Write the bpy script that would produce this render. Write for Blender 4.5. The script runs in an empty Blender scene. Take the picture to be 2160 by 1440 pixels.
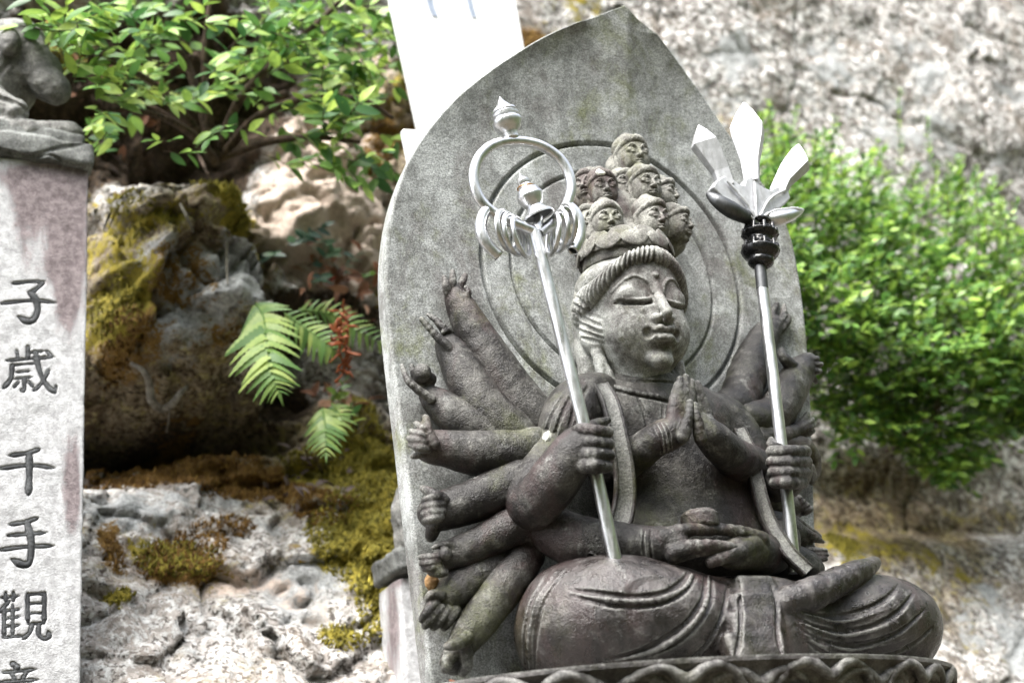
import bpy, math, random
import numpy as np
from mathutils import Vector, Matrix, Quaternion
R = math.radians
scene = bpy.context.scene
COL = scene.collection
# ------------------------------------------------------------------ camera
PSI, PITCH, ROLL, FPX, DIST = R(26), R(21.9), R(6.0), 3000.0, 2.0
FW = np.array([math.sin(PSI)*math.cos(PITCH), math.cos(PSI)*math.cos(PITCH), math.sin(PITCH)])
_r0 = np.array([math.cos(PSI), -math.sin(PSI), 0.0]); _u0 = np.cross(_r0, FW)
RT = math.cos(ROLL)*_r0-math.sin(ROLL)*_u0
UP = math.cos(ROLL)*_u0+math.sin(ROLL)*_r0
def ray(u, v):
    d = FW+RT*(u-1080)/FPX-UP*(v-720)/FPX
    return d/np.linalg.norm(d)
_d = ray(1330, 700)
CAM = np.array([-_d[0]*DIST, -0.2-_d[1]*DIST, 1.5])
def P(u, v, Y):
    d = ray(u, v); return CAM+d*(Y-CAM[1])/d[1]
def pix(q):
    w = np.asarray(q)-CAM; z = w@FW
    return 1080+FPX*(w@RT)/z, 720-FPX*(w@UP)/z
S = 0.00067
cam_d = bpy.data.cameras.new('camera'); cam = bpy.data.objects.new('camera', cam_d); COL.objects.link(cam)
cam_d.sensor_width = 36; cam_d.lens = FPX/2160*36; cam_d.clip_start = 0.05; cam_d.clip_end = 2000
M = Matrix((( RT[0], UP[0], -FW[0], CAM[0]), (RT[1], UP[1], -FW[1], CAM[1]), (RT[2], UP[2], -FW[2], CAM[2]), (0, 0, 0, 1)))
cam.matrix_world = M
cam_d.dof.use_dof = True; cam_d.dof.focus_distance = 2.06; cam_d.dof.aperture_fstop = 3.2; cam_d.dof.aperture_blades = 9
scene.camera = cam
# ------------------------------------------------------------------ light
SUN_EL, SUN_AZ = R(60), R(-122)     # azimuth of the direction TO the sun, measured from +Y towards +X
world = bpy.data.worlds.new('World'); scene.world = world; world.use_nodes = True
_n = world.node_tree.nodes; _l = world.node_tree.links; _n.clear()
_sky = _n.new('ShaderNodeTexSky'); _sky.sky_type = 'NISHITA'; _sky.sun_disc = False
_sky.sun_elevation = SUN_EL; _sky.sun_rotation = SUN_AZ; _sky.dust_density = 4.0; _sky.air_density = 1.0; _sky.ozone_density = 1.0
_hs = _n.new('ShaderNodeHueSaturation'); _hs.inputs['Saturation'].default_value = 0.35
_bg = _n.new('ShaderNodeBackground'); _bg.inputs['Strength'].default_value = 0.125
_out = _n.new('ShaderNodeOutputWorld')
_l.new(_sky.outputs[0], _hs.inputs['Color']); _l.new(_hs.outputs[0], _bg.inputs['Color']); _l.new(_bg.outputs[0], _out.inputs[0])
sun_d = bpy.data.lights.new('sun', 'SUN'); sun_d.energy = 1.5; sun_d.angle = R(40); sun_d.color = (1.0, 0.97, 0.92)
sun = bpy.data.objects.new('sun', sun_d); COL.objects.link(sun)
_to = Vector((math.sin(SUN_AZ)*math.cos(SUN_EL), math.cos(SUN_AZ)*math.cos(SUN_EL), math.sin(SUN_EL)))
sun.rotation_euler = _to.to_track_quat('Z', 'Y').to_euler(); sun.location = _to*6
scene.view_settings.view_transform = 'Standard'; scene.view_settings.look = 'None'
scene.view_settings.exposure = 2.42; scene.view_settings.gamma = 1.0
scene.view_settings.use_curve_mapping = False
scene.render.engine = 'CYCLES'
scene.cycles.max_bounces = 6; scene.cycles.use_denoising = True
# ------------------------------------------------------------------ object helpers
def obj(name, me, mat=None, parent=None, smooth=None):
    o = bpy.data.objects.new(name, me); COL.objects.link(o)
    if mat is not None and not me.materials: me.materials.append(mat)
    if parent is not None: o.parent = parent
    return o
def empty(name, loc=(0, 0, 0)):
    o = bpy.data.objects.new(name, None); COL.objects.link(o); o.empty_display_size = 0.05
    o.location = loc; return o
def tag(o, label=None, cat=None, group=None, kind=None):
    if label: o['label'] = label
    if cat: o['category'] = cat
    if group: o['group'] = group
    if kind: o['kind'] = kind
    return o
def mesh(name, V, Fc, smooth=True):
    V = np.asarray(V, np.float32); me = bpy.data.meshes.new(name)
    if isinstance(Fc, np.ndarray):
        n, k = Fc.shape
        me.vertices.add(len(V)); me.vertices.foreach_set('co', V.ravel())
        me.loops.add(n*k); me.loops.foreach_set('vertex_index', Fc.astype(np.int32).ravel())
        me.polygons.add(n); me.polygons.foreach_set('loop_start', np.arange(0, n*k, k, dtype=np.int32))
        me.polygons.foreach_set('loop_total', np.full(n, k, np.int32))
        me.update(calc_edges=True)
    else:
        me.from_pydata([tuple(map(float, v)) for v in V], [], [tuple(map(int, f)) for f in Fc]); me.update()
    me.polygons.foreach_set('use_smooth', np.full(len(me.polygons), smooth, bool))
    return me
def cm(pts, n=6):
    """Catmull-Rom resample of a list of n-dim points"""
    p = np.asarray(pts, float)
    if len(p) < 3:
        t = np.linspace(0, 1, n+1)[:, None]; return p[0]*(1-t)+p[1]*t
    q = np.vstack([2*p[0]-p[1], p, 2*p[-1]-p[-2]]); out = []
    for i in range(len(p)-1):
        a, b, c, d = q[i:i+4]
        for t in np.arange(n)/n:
            out.append(.5*((2*b)+(c-a)*t+(2*a-5*b+4*c-d)*t*t+(3*b-a-3*c+d)*t**3))
    out.append(p[-1]); return np.array(out)
# ------------------------------------------------------------------ solid modelling on a distance grid
class Fld:
    def __init__(s, h, lo=None, hi=None):
        s.h = h; s.ops = []; s.d = None; s.pad = max(2.5*h, .006)
        if lo is not None: s._alloc(np.array(lo, float), np.array(hi, float))
    def _alloc(s, lo, hi):
        s.lo = lo; n = np.ceil((hi-lo)/s.h).astype(int)+1
        s.n = n; s.ax = [(lo[i]+np.arange(n[i])*s.h).astype(np.float32) for i in range(3)]
        s.d = np.full(n, 0.05, np.float32)
    def realize(s):
        if s.d is None:
            lo = np.min([o[1] for o in s.ops if not o[4]], 0)-s.pad; hi = np.max([o[2] for o in s.ops if not o[4]], 0)+s.pad
            s._alloc(lo, hi)
            for o in s.ops: s._do(*o)
            s.ops = []
        return s
    def _op(s, fn, lo, hi, k, sub):
        if s.d is None: s.ops.append((fn, np.asarray(lo), np.asarray(hi), k, sub))
        else: s._do(fn, lo, hi, k, sub)
    def _do(s, fn, lo, hi, k, sub):
        pad = k*1.2+2*s.h
        a = np.clip(np.floor((lo-pad-s.lo)/s.h).astype(int), 0, s.n); b = np.clip(np.ceil((hi+pad-s.lo)/s.h).astype(int)+1, 0, s.n)
        if (b <= a).any(): return
        X = s.ax[0][a[0]:b[0], None, None]; Y = s.ax[1][None, a[1]:b[1], None]; Z = s.ax[2][None, None, a[2]:b[2]]
        e = fn(X, Y, Z); sl = s.d[a[0]:b[0], a[1]:b[1], a[2]:b[2]]
        if sub: r = -s._smin(-sl, e, k)
        else: r = s._smin(sl, e, k)
        s.d[a[0]:b[0], a[1]:b[1], a[2]:b[2]] = r
    @staticmethod
    def _smin(a, b, k):
        if k <= 0: return np.minimum(a, b)
        h = np.clip(.5+.5*(a-b)/k, 0, 1); return a+(b-a)*h-k*h*(1-h)
    def cap(s, pts, rad, k=.004, sub=False, n=0):
        pts = np.asarray(pts, float); rad = np.broadcast_to(np.asarray(rad, float), (len(pts),))
        if n: q = cm(np.column_stack([pts, rad]), n); pts, rad = q[:, :3], q[:, 3]
        for i in range(len(pts)-1):
            a, b, ra, rb = pts[i], pts[i+1], rad[i], rad[i+1]
            ab = b-a; L = max(ab@ab, 1e-12); m = max(ra, rb)
            def fn(X, Y, Z, a=a, ab=ab, L=L, ra=ra, rb=rb):
                t = np.clip(((X-a[0])*ab[0]+(Y-a[1])*ab[1]+(Z-a[2])*ab[2])/L, 0, 1)
                return np.sqrt((X-a[0]-t*ab[0])**2+(Y-a[1]-t*ab[1])**2+(Z-a[2]-t*ab[2])**2)-(ra+(rb-ra)*t)
            s._op(fn, np.minimum(a, b)-m, np.maximum(a, b)+m, k if (i == 0 or sub) else min(k, .004) if m < .02 else k, sub)
        return s
    def ell(s, c, r, M3=None, k=.006, sub=False):
        c = np.asarray(c, float); r = np.broadcast_to(np.asarray(r, float), (3,)); m = r.max()
        M3 = np.eye(3) if M3 is None else np.asarray(M3, float)      # columns = local axes
        ext = np.sqrt(((M3*r)**2).sum(1))
        def fn(X, Y, Z):
            x, y, z = X-c[0], Y-c[1], Z-c[2]
            q = [(x*M3[0, i]+y*M3[1, i]+z*M3[2, i])/r[i] for i in range(3)]
            k0 = np.sqrt(q[0]**2+q[1]**2+q[2]**2); k1 = np.sqrt((q[0]/r[0])**2+(q[1]/r[1])**2+(q[2]/r[2])**2)+1e-9
            return k0*(k0-1)/k1
        s._op(fn, c-ext, c+ext, k, sub); return s
    def box(s, c, hf, M3=None, rnd=.003, k=.004, sub=False):
        c = np.asarray(c, float); hf = np.asarray(hf, float); M3 = np.eye(3) if M3 is None else np.asarray(M3, float)
        ext = (abs(M3)*hf).sum(1)
        def fn(X, Y, Z):
            x, y, z = X-c[0], Y-c[1], Z-c[2]
            q = [abs(x*M3[0, i]+y*M3[1, i]+z*M3[2, i])-hf[i]+rnd for i in range(3)]
            o = np.sqrt(np.maximum(q[0], 0)**2+np.maximum(q[1], 0)**2+np.maximum(q[2], 0)**2)
            return o+np.minimum(np.maximum(q[0], np.maximum(q[1], q[2])), 0)-rnd
        s._op(fn, c-ext, c+ext, k, sub); return s
    def cyl(s, c, r, hh, M3=None, rnd=.002, k=.004, sub=False):
        c = np.asarray(c, float); M3 = np.eye(3) if M3 is None else np.asarray(M3, float); ext = (abs(M3)*np.array([r, r, hh])).sum(1)
        def fn(X, Y, Z):
            x, y, z = X-c[0], Y-c[1], Z-c[2]
            q = [x*M3[0, i]+y*M3[1, i]+z*M3[2, i] for i in range(3)]
            a = np.sqrt(q[0]**2+q[1]**2)-r+rnd; b = abs(q[2])-hh+rnd
            return np.sqrt(np.maximum(a, 0)**2+np.maximum(b, 0)**2)+np.minimum(np.maximum(a, b), 0)-rnd
        s._op(fn, c-ext, c+ext, k, sub); return s
    def noise(s, amp, scale, seed=0, oct=2):
        """uneven the surface by a smooth random field"""
        rng = np.random.RandomState(seed); s.realize()
        for o in range(oct):
            sc = scale/2**o; am = amp/1.8**o
            n = np.ceil((s.n*s.h)/sc).astype(int)+4; g = rng.uniform(-1, 1, n).astype(np.float32)
            for ax in range(3):
                t = np.arange(s.n[ax])*s.h/sc; i = t.astype(int); f = (t-i); f = (f*f*(3-2*f)).astype(np.float32)
                sh = [1, 1, 1]; sh[ax] = -1; f = f.reshape(sh)
                g = np.take(g, i, ax)*(1-f)+np.take(g, i+1, ax)*f
            s.d += am*g
        return s
    def hit(s, u, v, near=None):
        """point where the ray through a photo pixel meets the solid"""
        s.realize(); d = ray(u, v); t = np.arange(0.9, 3.2, s.h*.5); p = CAM+t[:, None]*d
        i = np.round((p-s.lo)/s.h).astype(int); ok = ((i >= 0) & (i < s.n)).all(1)
        if not ok.any(): return None
        idx = np.where(ok)[0]; val = s.d[tuple(i[idx].T)]; w = np.where(val < 0)[0]
        if len(w) == 0: w = [np.argmin(val)]
        return p[idx[w[0]]]
    def draw(s, px, r, k=.003, off=0., sub=True, n=5):
        """carve (or raise) a line drawn in photo pixels onto the solid; r in metres, scalar or per point"""
        px = np.asarray(px, float); r = np.broadcast_to(np.asarray(r, float), (len(px),))
        q = cm(np.column_stack([px, r]), n); pts = []
        for u, v, rr in q: pts.append(s.hit(u, v)-ray(u, v)*(-off))
        pts = np.array(pts)
        if len(pts) > 4:
            for _ in range(2): pts[1:-1] = .25*pts[:-2]+.5*pts[1:-1]+.25*pts[2:]
        s.cap(pts, np.maximum(q[:, 2], 1e-4), k, sub); return s
    def mesh(s, name):
        s.realize(); d = s.d; n = s.n
        sg = d < 0; c = [(i, j, k) for i in (0, 1) for j in (0, 1) for k in (0, 1)]
        def sh(A, o): return A[o[0]:n[0]-1+o[0], o[1]:n[1]-1+o[1], o[2]:n[2]-1+o[2]]
        cnt = np.zeros(n-1, np.uint8)
        for o in c: cnt += sh(sg, o)
        act = (cnt > 0) & (cnt < 8); I = np.argwhere(act)
        ids = np.full(n-1, -1, np.int32); ids[act] = np.arange(len(I))
        val = np.stack([d[I[:, 0]+o[0], I[:, 1]+o[1], I[:, 2]+o[2]] for o in c], 1)
        acc = np.zeros((len(I), 3)); num = np.zeros(len(I)); C = np.array(c, float)
        for a in range(8):
            for b in range(a+1, 8):
                if abs(C[a]-C[b]).sum() != 1: continue
                m = (val[:, a] < 0) != (val[:, b] < 0)
                t = np.where(m, val[:, a]/(val[:, a]-val[:, b]+1e-20), 0)
                acc += m[:, None]*(C[a]+t[:, None]*(C[b]-C[a])); num += m
        V = s.lo+(I+acc/num[:, None])*s.h
        Q = []
        for ax in range(3):
            o1 = [0, 0, 0]; o1[ax] = 1
            A = sg[:n[0]-o1[0], :n[1]-o1[1], :n[2]-o1[2]]; B = sg[o1[0]:, o1[1]:, o1[2]:]
            E = np.argwhere(A != B); b1, b2 = [(1, 2), (2, 0), (0, 1)][ax]
            ok = (E[:, b1] > 0) & (E[:, b2] > 0) & (E[:, b1] < n[b1]-1) & (E[:, b2] < n[b2]-1); E = E[ok]
            fl = A[tuple(E.T)]
            def cell(d1, d2):
                e = E.copy(); e[:, b1] -= d1; e[:, b2] -= d2; return ids[tuple(e.T)]
            q = np.stack([cell(1, 1), cell(0, 1), cell(0, 0), cell(1, 0)], 1); q[~fl] = q[~fl][:, ::-1]
            Q.append(q)
        Q = np.vstack(Q); Q = Q[(Q >= 0).all(1)]
        # one light relaxation to take the grid steps out
        E2 = np.vstack([Q[:, [0, 1]], Q[:, [1, 2]], Q[:, [2, 3]], Q[:, [3, 0]]])
        sm = np.zeros_like(V); dg = np.zeros(len(V))
        np.add.at(dg, E2[:, 0], 1)
        for ax in range(3): sm[:, ax] = np.bincount(E2[:, 0], V[E2[:, 1], ax], len(V))
        V = V*.6+.4*sm/np.maximum(dg, 1)[:, None]
        return mesh(name, V, Q)
def axes(yaw=0, pitch=0, roll=0):
    m = (Matrix.Rotation(R(yaw), 3, 'Z') @ Matrix.Rotation(R(pitch), 3, 'X') @ Matrix.Rotation(R(roll), 3, 'Y'))
    return np.array(m)
def PP(lst, Y=None):
    """list of (u, v, Y) -> points"""
    return np.array([P(a[0], a[1], a[2] if len(a) > 2 else Y) for a in lst])
# ------------------------------------------------------------------ materials
class NT:
    def __init__(s, name):
        s.m = bpy.data.materials.new(name); s.m.use_nodes = True; s.t = s.m.node_tree; s.N = s.t.nodes
        s.b = s.N['Principled BSDF']; s._p = None
    def new(s, typ, **kw):
        n = s.N.new('ShaderNode'+typ)
        for k, v in kw.items(): setattr(n, k, v)
        return n
    def link(s, a, b): s.t.links.new(a, b)
    def pos(s):
        if s._p is None: s._p = s.new('NewGeometry').outputs['Position']
        return s._p
    def scaled(s, sc):
        n = s.new('VectorMath', operation='MULTIPLY'); s.link(s.pos(), n.inputs[0]); n.inputs[1].default_value = sc; return n.outputs[0]
    def noise(s, scale, detail=4, rough=.6, dist=0., vec=None):
        n = s.new('TexNoise'); n.inputs['Scale'].default_value = scale; n.inputs['Detail'].default_value = detail
        n.inputs['Roughness'].default_value = rough; n.inputs['Distortion'].default_value = dist
        s.link(vec if vec is not None else s.pos(), n.inputs['Vector']); return n.outputs['Fac']
    def voro(s, scale, out='Distance', feat='F1', vec=None, rnd=1.):
        n = s.new('TexVoronoi', feature=feat); n.inputs['Scale'].default_value = scale; n.inputs['Randomness'].default_value = rnd
        s.link(vec if vec is not None else s.pos(), n.inputs['Vector']); return n.outputs[out]
    def ramp(s, fac, lo, hi, a=0., b=1.):
        n = s.new('MapRange', interpolation_type='SMOOTHSTEP'); s.link(fac, n.inputs[0])
        for i, v in enumerate((lo, hi, a, b)): n.inputs[i+1].default_value = v
        return n.outputs[0]
    def mix(s, fac, a, b, mode='MIX'):
        n = s.new('Mix', data_type='RGBA', blend_type=mode)
        for sock, v in ((n.inputs[0], fac), (n.inputs[6], a), (n.inputs[7], b)):
            if isinstance(v, (int, float)): sock.default_value = v
            elif isinstance(v, (tuple, list)): sock.default_value = tuple(v)+(1,)*(4-len(v))
            else: s.link(v, sock)
        return n.outputs[2]
    def math(s, op, a, b=None, clamp=False):
        n = s.new('Math', operation=op, use_clamp=clamp)
        for i, v in enumerate((a, b)):
            if v is None: continue
            if isinstance(v, (int, float)): n.inputs[i].default_value = v
            else: s.link(v, n.inputs[i])
        return n.outputs[0]
    def bump(s, parts, dist=.002):
        acc = None
        for h, w in parts:
            t = s.math('MULTIPLY', h, w); acc = t if acc is None else s.math('ADD', acc, t)
        n = s.new('Bump'); n.inputs['Strength'].default_value = 1.0; n.inputs['Distance'].default_value = dist
        s.link(acc, n.inputs['Height']); s.link(n.outputs[0], s.b.inputs['Normal'])
    def color(s, c, rough=.8, spec=.3):
        if isinstance(c, (tuple, list)): s.b.inputs['Base Color'].default_value = tuple(c)+(1,)
        else: s.link(c, s.b.inputs['Base Color'])
        if isinstance(rough, (int, float)): s.b.inputs['Roughness'].default_value = rough
        else: s.link(rough, s.b.inputs['Roughness'])
        s.b.inputs['Specular IOR Level'].default_value = spec
        return s.m
def stone(name, dark, light, purple=.4, moss=.3, pale=.3, speck=.5, rough=.7, bscale=1., spec=.35, mossc=(.075, .085, .02), lo=.38, hi=.62, streak=.4, edge_pale=0.):
    t = NT(name)
    big = t.noise(7, 6, .65); mid = t.noise(38, 5, .65, .4)
    c = t.mix(t.ramp(t.math('ADD', t.math('MULTIPLY', big, .55), t.math('MULTIPLY', mid, .45)), lo, hi), dark, light)
    pm = t.math('MULTIPLY', t.ramp(t.noise(9, 5, .7, .6, t.scaled((1, 1, .55))), .5, .64), purple)
    c = t.mix(pm, c, t.mix(.5, dark, (.085, .052, .052)))
    mm = t.math('MULTIPLY', t.ramp(t.noise(6.3, 7, .72, .3, t.scaled((1.3, 1.3, 1.0))), .5, .68), moss)
    c = t.mix(mm, c, mossc)
    lm = t.math('MULTIPLY', t.ramp(t.noise(24, 6, .75, .2), .56, .7), pale)
    c = t.mix(lm, c, t.mix(.35, light, (.50, .52, .49)))
    if edge_pale:                                                         # paler on convex edges, broken up by noise
        pt = t.new('NewGeometry').outputs['Pointiness']
        wm = t.math('MULTIPLY', t.ramp(t.math('ADD', pt, t.math('MULTIPLY', t.math('SUBTRACT', mid, .5), .10)), .505, .545), edge_pale)
        c = t.mix(wm, c, t.mix(.5, light, (.42, .43, .40)))
    sk = t.noise(16, 4, .65, .25, t.scaled((1.5, 1.5, .13))); sk2 = t.noise(55, 3, .6, .2, t.scaled((1.4, 1.4, .12)))
    c = t.mix(t.math('MULTIPLY', t.ramp(t.math('ADD', t.math('MULTIPLY', sk, .65), t.math('MULTIPLY', sk2, .35)), .5, .64), streak), c, tuple(x*.62 for x in dark))
    sp = t.noise(400, 3, .75); sp2 = t.voro(210)
    c = t.mix(speck, c, t.mix(t.ramp(sp, .38, .62), (.30, .30, .30), (1.65, 1.65, 1.65)), 'MULTIPLY')
    pit = t.ramp(sp2, .06, .2)
    c = t.mix(t.math('MULTIPLY', t.math('SUBTRACT', 1.0, pit), t.ramp(t.noise(60, 2), .5, .7)), c, dark)
    t.bump([(t.noise(90, 4, .7), 1.3*bscale), (t.noise(420, 3, .7), .75*bscale), (pit, .25*bscale)], .0016)
    return t.color(c, t.ramp(mid, .3, .7, rough-.12, rough+.12), spec)
M_BODY = stone('weathered_statue_stone', (.0078, .0062, .0055), (.074, .071, .064), .65, .4, .62, .5, .5, 1.2, .42, streak=.5, lo=.44, hi=.62, edge_pale=.55)
M_HEAD = stone('weathered_face_stone', (.075, .07, .064), (.40, .41, .39), .75, .6, .45, .42, .68, .8, mossc=(.075, .085, .02), streak=.35, edge_pale=.25)
M_LAP = stone('dark_lap_stone', (.008, .0056, .005), (.056, .047, .045), .55, .15, .45, .42, .34, 1.1, spec=.6, streak=.35, lo=.4, hi=.64, edge_pale=.5)
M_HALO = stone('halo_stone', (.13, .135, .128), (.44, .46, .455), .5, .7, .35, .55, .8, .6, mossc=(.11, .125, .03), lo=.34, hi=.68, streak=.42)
M_LOTUS = stone('lotus_stone', (.014, .0125, .012), (.13, .123, .12), .3, .2, .5, .45, .46, edge_pale=.6)
M_SMALL = stone('weathered_crown_stone', (.045, .038, .035), (.26, .26, .235), .85, .6, .45, .42, .7, .8, mossc=(.07, .075, .02), streak=.35, edge_pale=.25)
# ------------------------------------------------------------------ statue
def stone_part(f, name, mat, parent): return obj(name, f.mesh(name), mat, parent)
ST_BASE = (0.09, -0.1, 1.745)
statue = empty('seated_stone_statue', ST_BASE)
tag(statue, 'weathered grey stone many-armed seated figure with praying hands before a pointed halo slab', 'statue')
statue_inv = Matrix.Translation(-Vector(ST_BASE))
def spart(name, me, mat):
    o = obj(name, me, mat, statue); o.matrix_parent_inverse = statue_inv; return o
# --- halo slab -----------------------------------------------------
def make_halo():
    Lp = [(1327, 0), (1290, 14), (1235, 38), (1160, 70), (1100, 104), (1030, 150), (960, 207), (900, 275), (862, 335), (833, 410), (817, 490), (812, 570), (817, 660), (830, 780), (845, 900), (858, 1010), (872, 1130), (890, 1280), (908, 1430), (925, 1560)]
    Rp = [(1327, 0), (1352, 28), (1385, 66), (1425, 118), (1475, 188), (1520, 254), (1570, 326), (1610, 385), (1645, 440), (1672, 505), (1690, 600), (1701, 690), (1708, 780), (1713, 880), (1717, 1000), (1722, 1150), (1732, 1300), (1745, 1430), (1760, 1560)]
    zt0 = P(1327, 0, -.09)[2]; ax0 = P(1327, 0, -.09)[0]
    def surf(X, Z, s):
        t = np.clip((Z-2.40)/(zt0-2.40), 0, 1); Y = -.09*t**2.0
        Y = Y-.014*np.abs(s)**2.5
        dx = np.abs(X-ax0); Y = Y+np.clip((Z-2.5)/.3, 0, 1)**1.3*.26*(np.sqrt(dx**2+.004**2)-.004)*np.exp(-dx/.22)
        return Y
    def conv(ps):
        out = []
        for u, v in ps:
            q = P(u, v, -.02)
            for _ in range(12): q = P(u, v, float(surf(q[0], q[2], 1.)))
            out.append((q[0], q[2]))
        return np.array(out)[::-1]
    L, Rr = conv(Lp), conv(Rp)
    z0, z1 = max(L[0, 1], Rr[0, 1]), min(L[-1, 1], Rr[-1, 1])
    nz, nx = 600, 400
    zz = z0+(z1-z0)*(np.linspace(0, 1, nz))
    def sm(c, z):
        q = cm(c, 8); o = np.argsort(q[:, 1]); return np.interp(z, q[o, 1], q[o, 0])
    xl, xr = sm(L, zz), sm(Rr, zz)
    w = np.maximum(xr-xl, .004); xc = (xl+xr)/2
    s = np.linspace(-1, 1, nx)
    X = xc[:, None]+(w/2)[:, None]*s[None, :]; Z = np.repeat(zz[:, None], nx, 1)
    Y = surf(X, Z, s[None, :]*np.clip(w/.15, 0, 1)[:, None]+0*Z)
    cx, cz = .105, 2.428
    rr = np.hypot(X-cx, Z-cz)
    for r0, wd, dp in ((.231, .0031, .0095), (.181, .0026, .007)):
        Y += dp*np.exp(-(np.abs(rr-r0)/wd)**3)
    edge = (1-np.abs(s))[None, :]*(w/2)[:, None]; Y += .004*np.clip(1-edge/.005, 0, 1)**2         # worn arris
    F = np.stack([X, Y, Z], -1).reshape(-1, 3)
    th = .045
    B = F.copy(); B[:, 1] += th; B[:, 0] = xc.repeat(nx)+(B[:, 0]-xc.repeat(nx))*.985
    nF = nz*nx; V = np.vstack([F, B])
    idx = np.arange(nF).reshape(nz, nx)
    q = np.stack([idx[:-1, :-1], idx[:-1, 1:], idx[1:, 1:], idx[1:, :-1]], -1).reshape(-1, 4)
    qb = (q+nF)[:, ::-1]
    rim = np.concatenate([idx[0, :], idx[1:, -1], idx[-1, -2::-1], idx[-2:0:-1, 0]])
    r2 = np.roll(rim, -1); qs = np.stack([rim, rim+nF, r2+nF, r2], -1)
    me = mesh('halo_slab', V, np.vstack([q, qb, qs]))
    me.set_sharp_from_angle(angle=R(50))
    return spart('halo_slab', me, M_HALO)
make_halo()
# --- head ----------------------------------------------------------
def build_head():
    O = P(1340, 672, -.10); A = axes(0, 3, 0)
    def H(x, y, z): return O+A@np.array([x, y, z])*.001
    f = Fld(.0011, O+np.array([-.1, -.125, -.15]), O+np.array([.1, .1, .12]))
    mm = .001; t = np.arange(0, .13, .0005); dr = A@np.array([0, 1, 0])
    def front(x, z):
        pp = H(x, -125, z)+t[:, None]*dr
        i = np.clip(np.round((pp-f.lo)/f.h).astype(int), 0, f.n-1); return pp[np.argmax(f.d[tuple(i.T)] < 0)]
    e = lambda c, r, k=15, sub=False, M3=A: f.ell(H(*c), np.array(r)*mm, M3, k*mm, sub)
    e((0, 18, 30), (70, 80, 74), 0); e((0, -6, -12), (65.5, 70, 80), 25); e((0, -12, -50), (52, 54, 48), 25)
    e((0, -8, 40), (58, 62, 48), 20)                                             # forehead
    for s in (-1, 1): e((s*32, -36, -36), (30, 29, 34), 20)
    e((0, -60, -86), (19, 14, 14), 12)
    e((0, 10, -95), (44, 44, 60), 12)                                            # neck
    e((0, 62, -30), (70, 50, 120), 12)                                           # stone left between head and halo
    for s in (-1, 1):
        e((s*31, -84, 20), (25, 15.5, 16.5), 8, True); e((s*14, -84, 9), (6, 15, 16), 7, True)
        e((s*32.5, -51.5, 14), (24.5, 15, 16.5), 7)                                     # lid
    f.cap([H(0, -68, 24), H(0, -77, 2), H(0, -91, -24)], [5.5*mm, 6.5*mm, 8.5*mm], 6*mm)
    for s in (-1, 1): e((s*10.5, -78, -28), (7.5, 9, 6.5), 4)
    e((0, -94, -39.5), (24, 16, 5.5), 3, True)
    e((0, -67, -52), (25, 14, 16), 12)
    for s in (-1, 1): f.cap([H(0, -83.5, -46), H(s*9, -81.5, -44), H(s*19, -73, -48.5)], [4.2*mm, 4.8*mm, 2.6*mm], 2*mm)
    e((0, -79, -58.5), (13, 8, 6.5), 2.5)
    f.cap([H(-22, -73, -51), H(-10, -85, -51.5), H(0, -88, -52.5), H(10, -85, -51.5), H(22, -73, -51)], [3.4*mm, 3*mm, 2.8*mm, 3*mm, 3.4*mm], .8*mm, True)
    for s in (-1, 1): e((s*25, -75, -51), (7, 9, 8), 4, True)
    e((0, -80, -70), (16, 8, 5.5), 6, True); e((0, -85, -40), (3.5, 5, 4), 3, True)
    q = front(0, 42); f.ell(q+dr*.002, .0062, None, .001)                         # urna
    for s in (-1, 1):
        q3 = np.array([front(x, z) for x, z in cm([(s*8, 14), (s*13, 29), (s*27, 40), (s*43, 37), (s*58, 22)], 6)])
        f.cap(q3+dr*.0004, 2.5*mm, 1.8*mm)
        q3 = np.array([front(x, z) for x, z in cm([(s*11, 3), (s*20, .5), (s*33, 0), (s*45, 2), (s*57, 7)], 6)])
        w = np.array([1.4]+[2.9]*(len(q3)-2)+[.9])*mm
        f.cap(q3+A@np.array([0, .001, -.0034]), w*1.2, .8*mm, True); f.cap(q3+A@np.array([0, .004, -.003]), w*.9, .8*mm, True)
        f.cap(q3+A@np.array([0, .0006, .0026]), w*.75, 1.5*mm)
    for s in (-1, 1):
        f.cap([H(s*67, 14, 22), H(s*72, 22, 5), H(s*69, 16, -25)], [9*mm, 10*mm, 8*mm], 5*mm)
        f.cap([H(s*70, 14, -30), H(s*66, 2, -72), H(s*60, -4, -106)], [8*mm, 9*mm, 12*mm], 5*mm, n=3)
        e((s*66, -14, -92), (6, 5, 22), 3, True)
    e((0, 16, 58), (78, 82, 40), 8)
    for s in (-1, 1):
        e((s*52, 34, 22), (27, 50, 48), 8)
        e((s*64, 14, -22), (20, 34, 34), 6)
    n = 46
    for i in range(n):                                                            # twisted roll across the forehead, fanning out over the temples
        a = -118+236*i/(n-1); ar = R(a); sd = min(1, max(0, (abs(a)-25)/75))
        x, y = (72+7*sd)*math.sin(ar), 8-75*math.cos(ar); z = 77-52*abs(math.sin(ar))**2.4-18*max(0, abs(a)-90)/28
        tang = A@np.array([math.cos(ar), math.sin(ar), -.55*np.sign(a)*sd]); tang /= np.linalg.norm(tang)
        nrm = A@np.array([math.sin(ar), -math.cos(ar), .1]); b = np.cross(tang, nrm); b /= np.linalg.norm(b); nrm = np.cross(b, tang)
        tl = R(14+40*sd)*(1 if a < 0 else -1); tw = tang*math.cos(tl)+b*math.sin(tl); b2 = np.cross(nrm, tw)
        f.ell(H(x, y, z), np.array([3.7+.6*sd, 12+2*sd, 14+12*sd])*mm, np.stack([tw, nrm, b2], 1), .3*mm)
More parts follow.
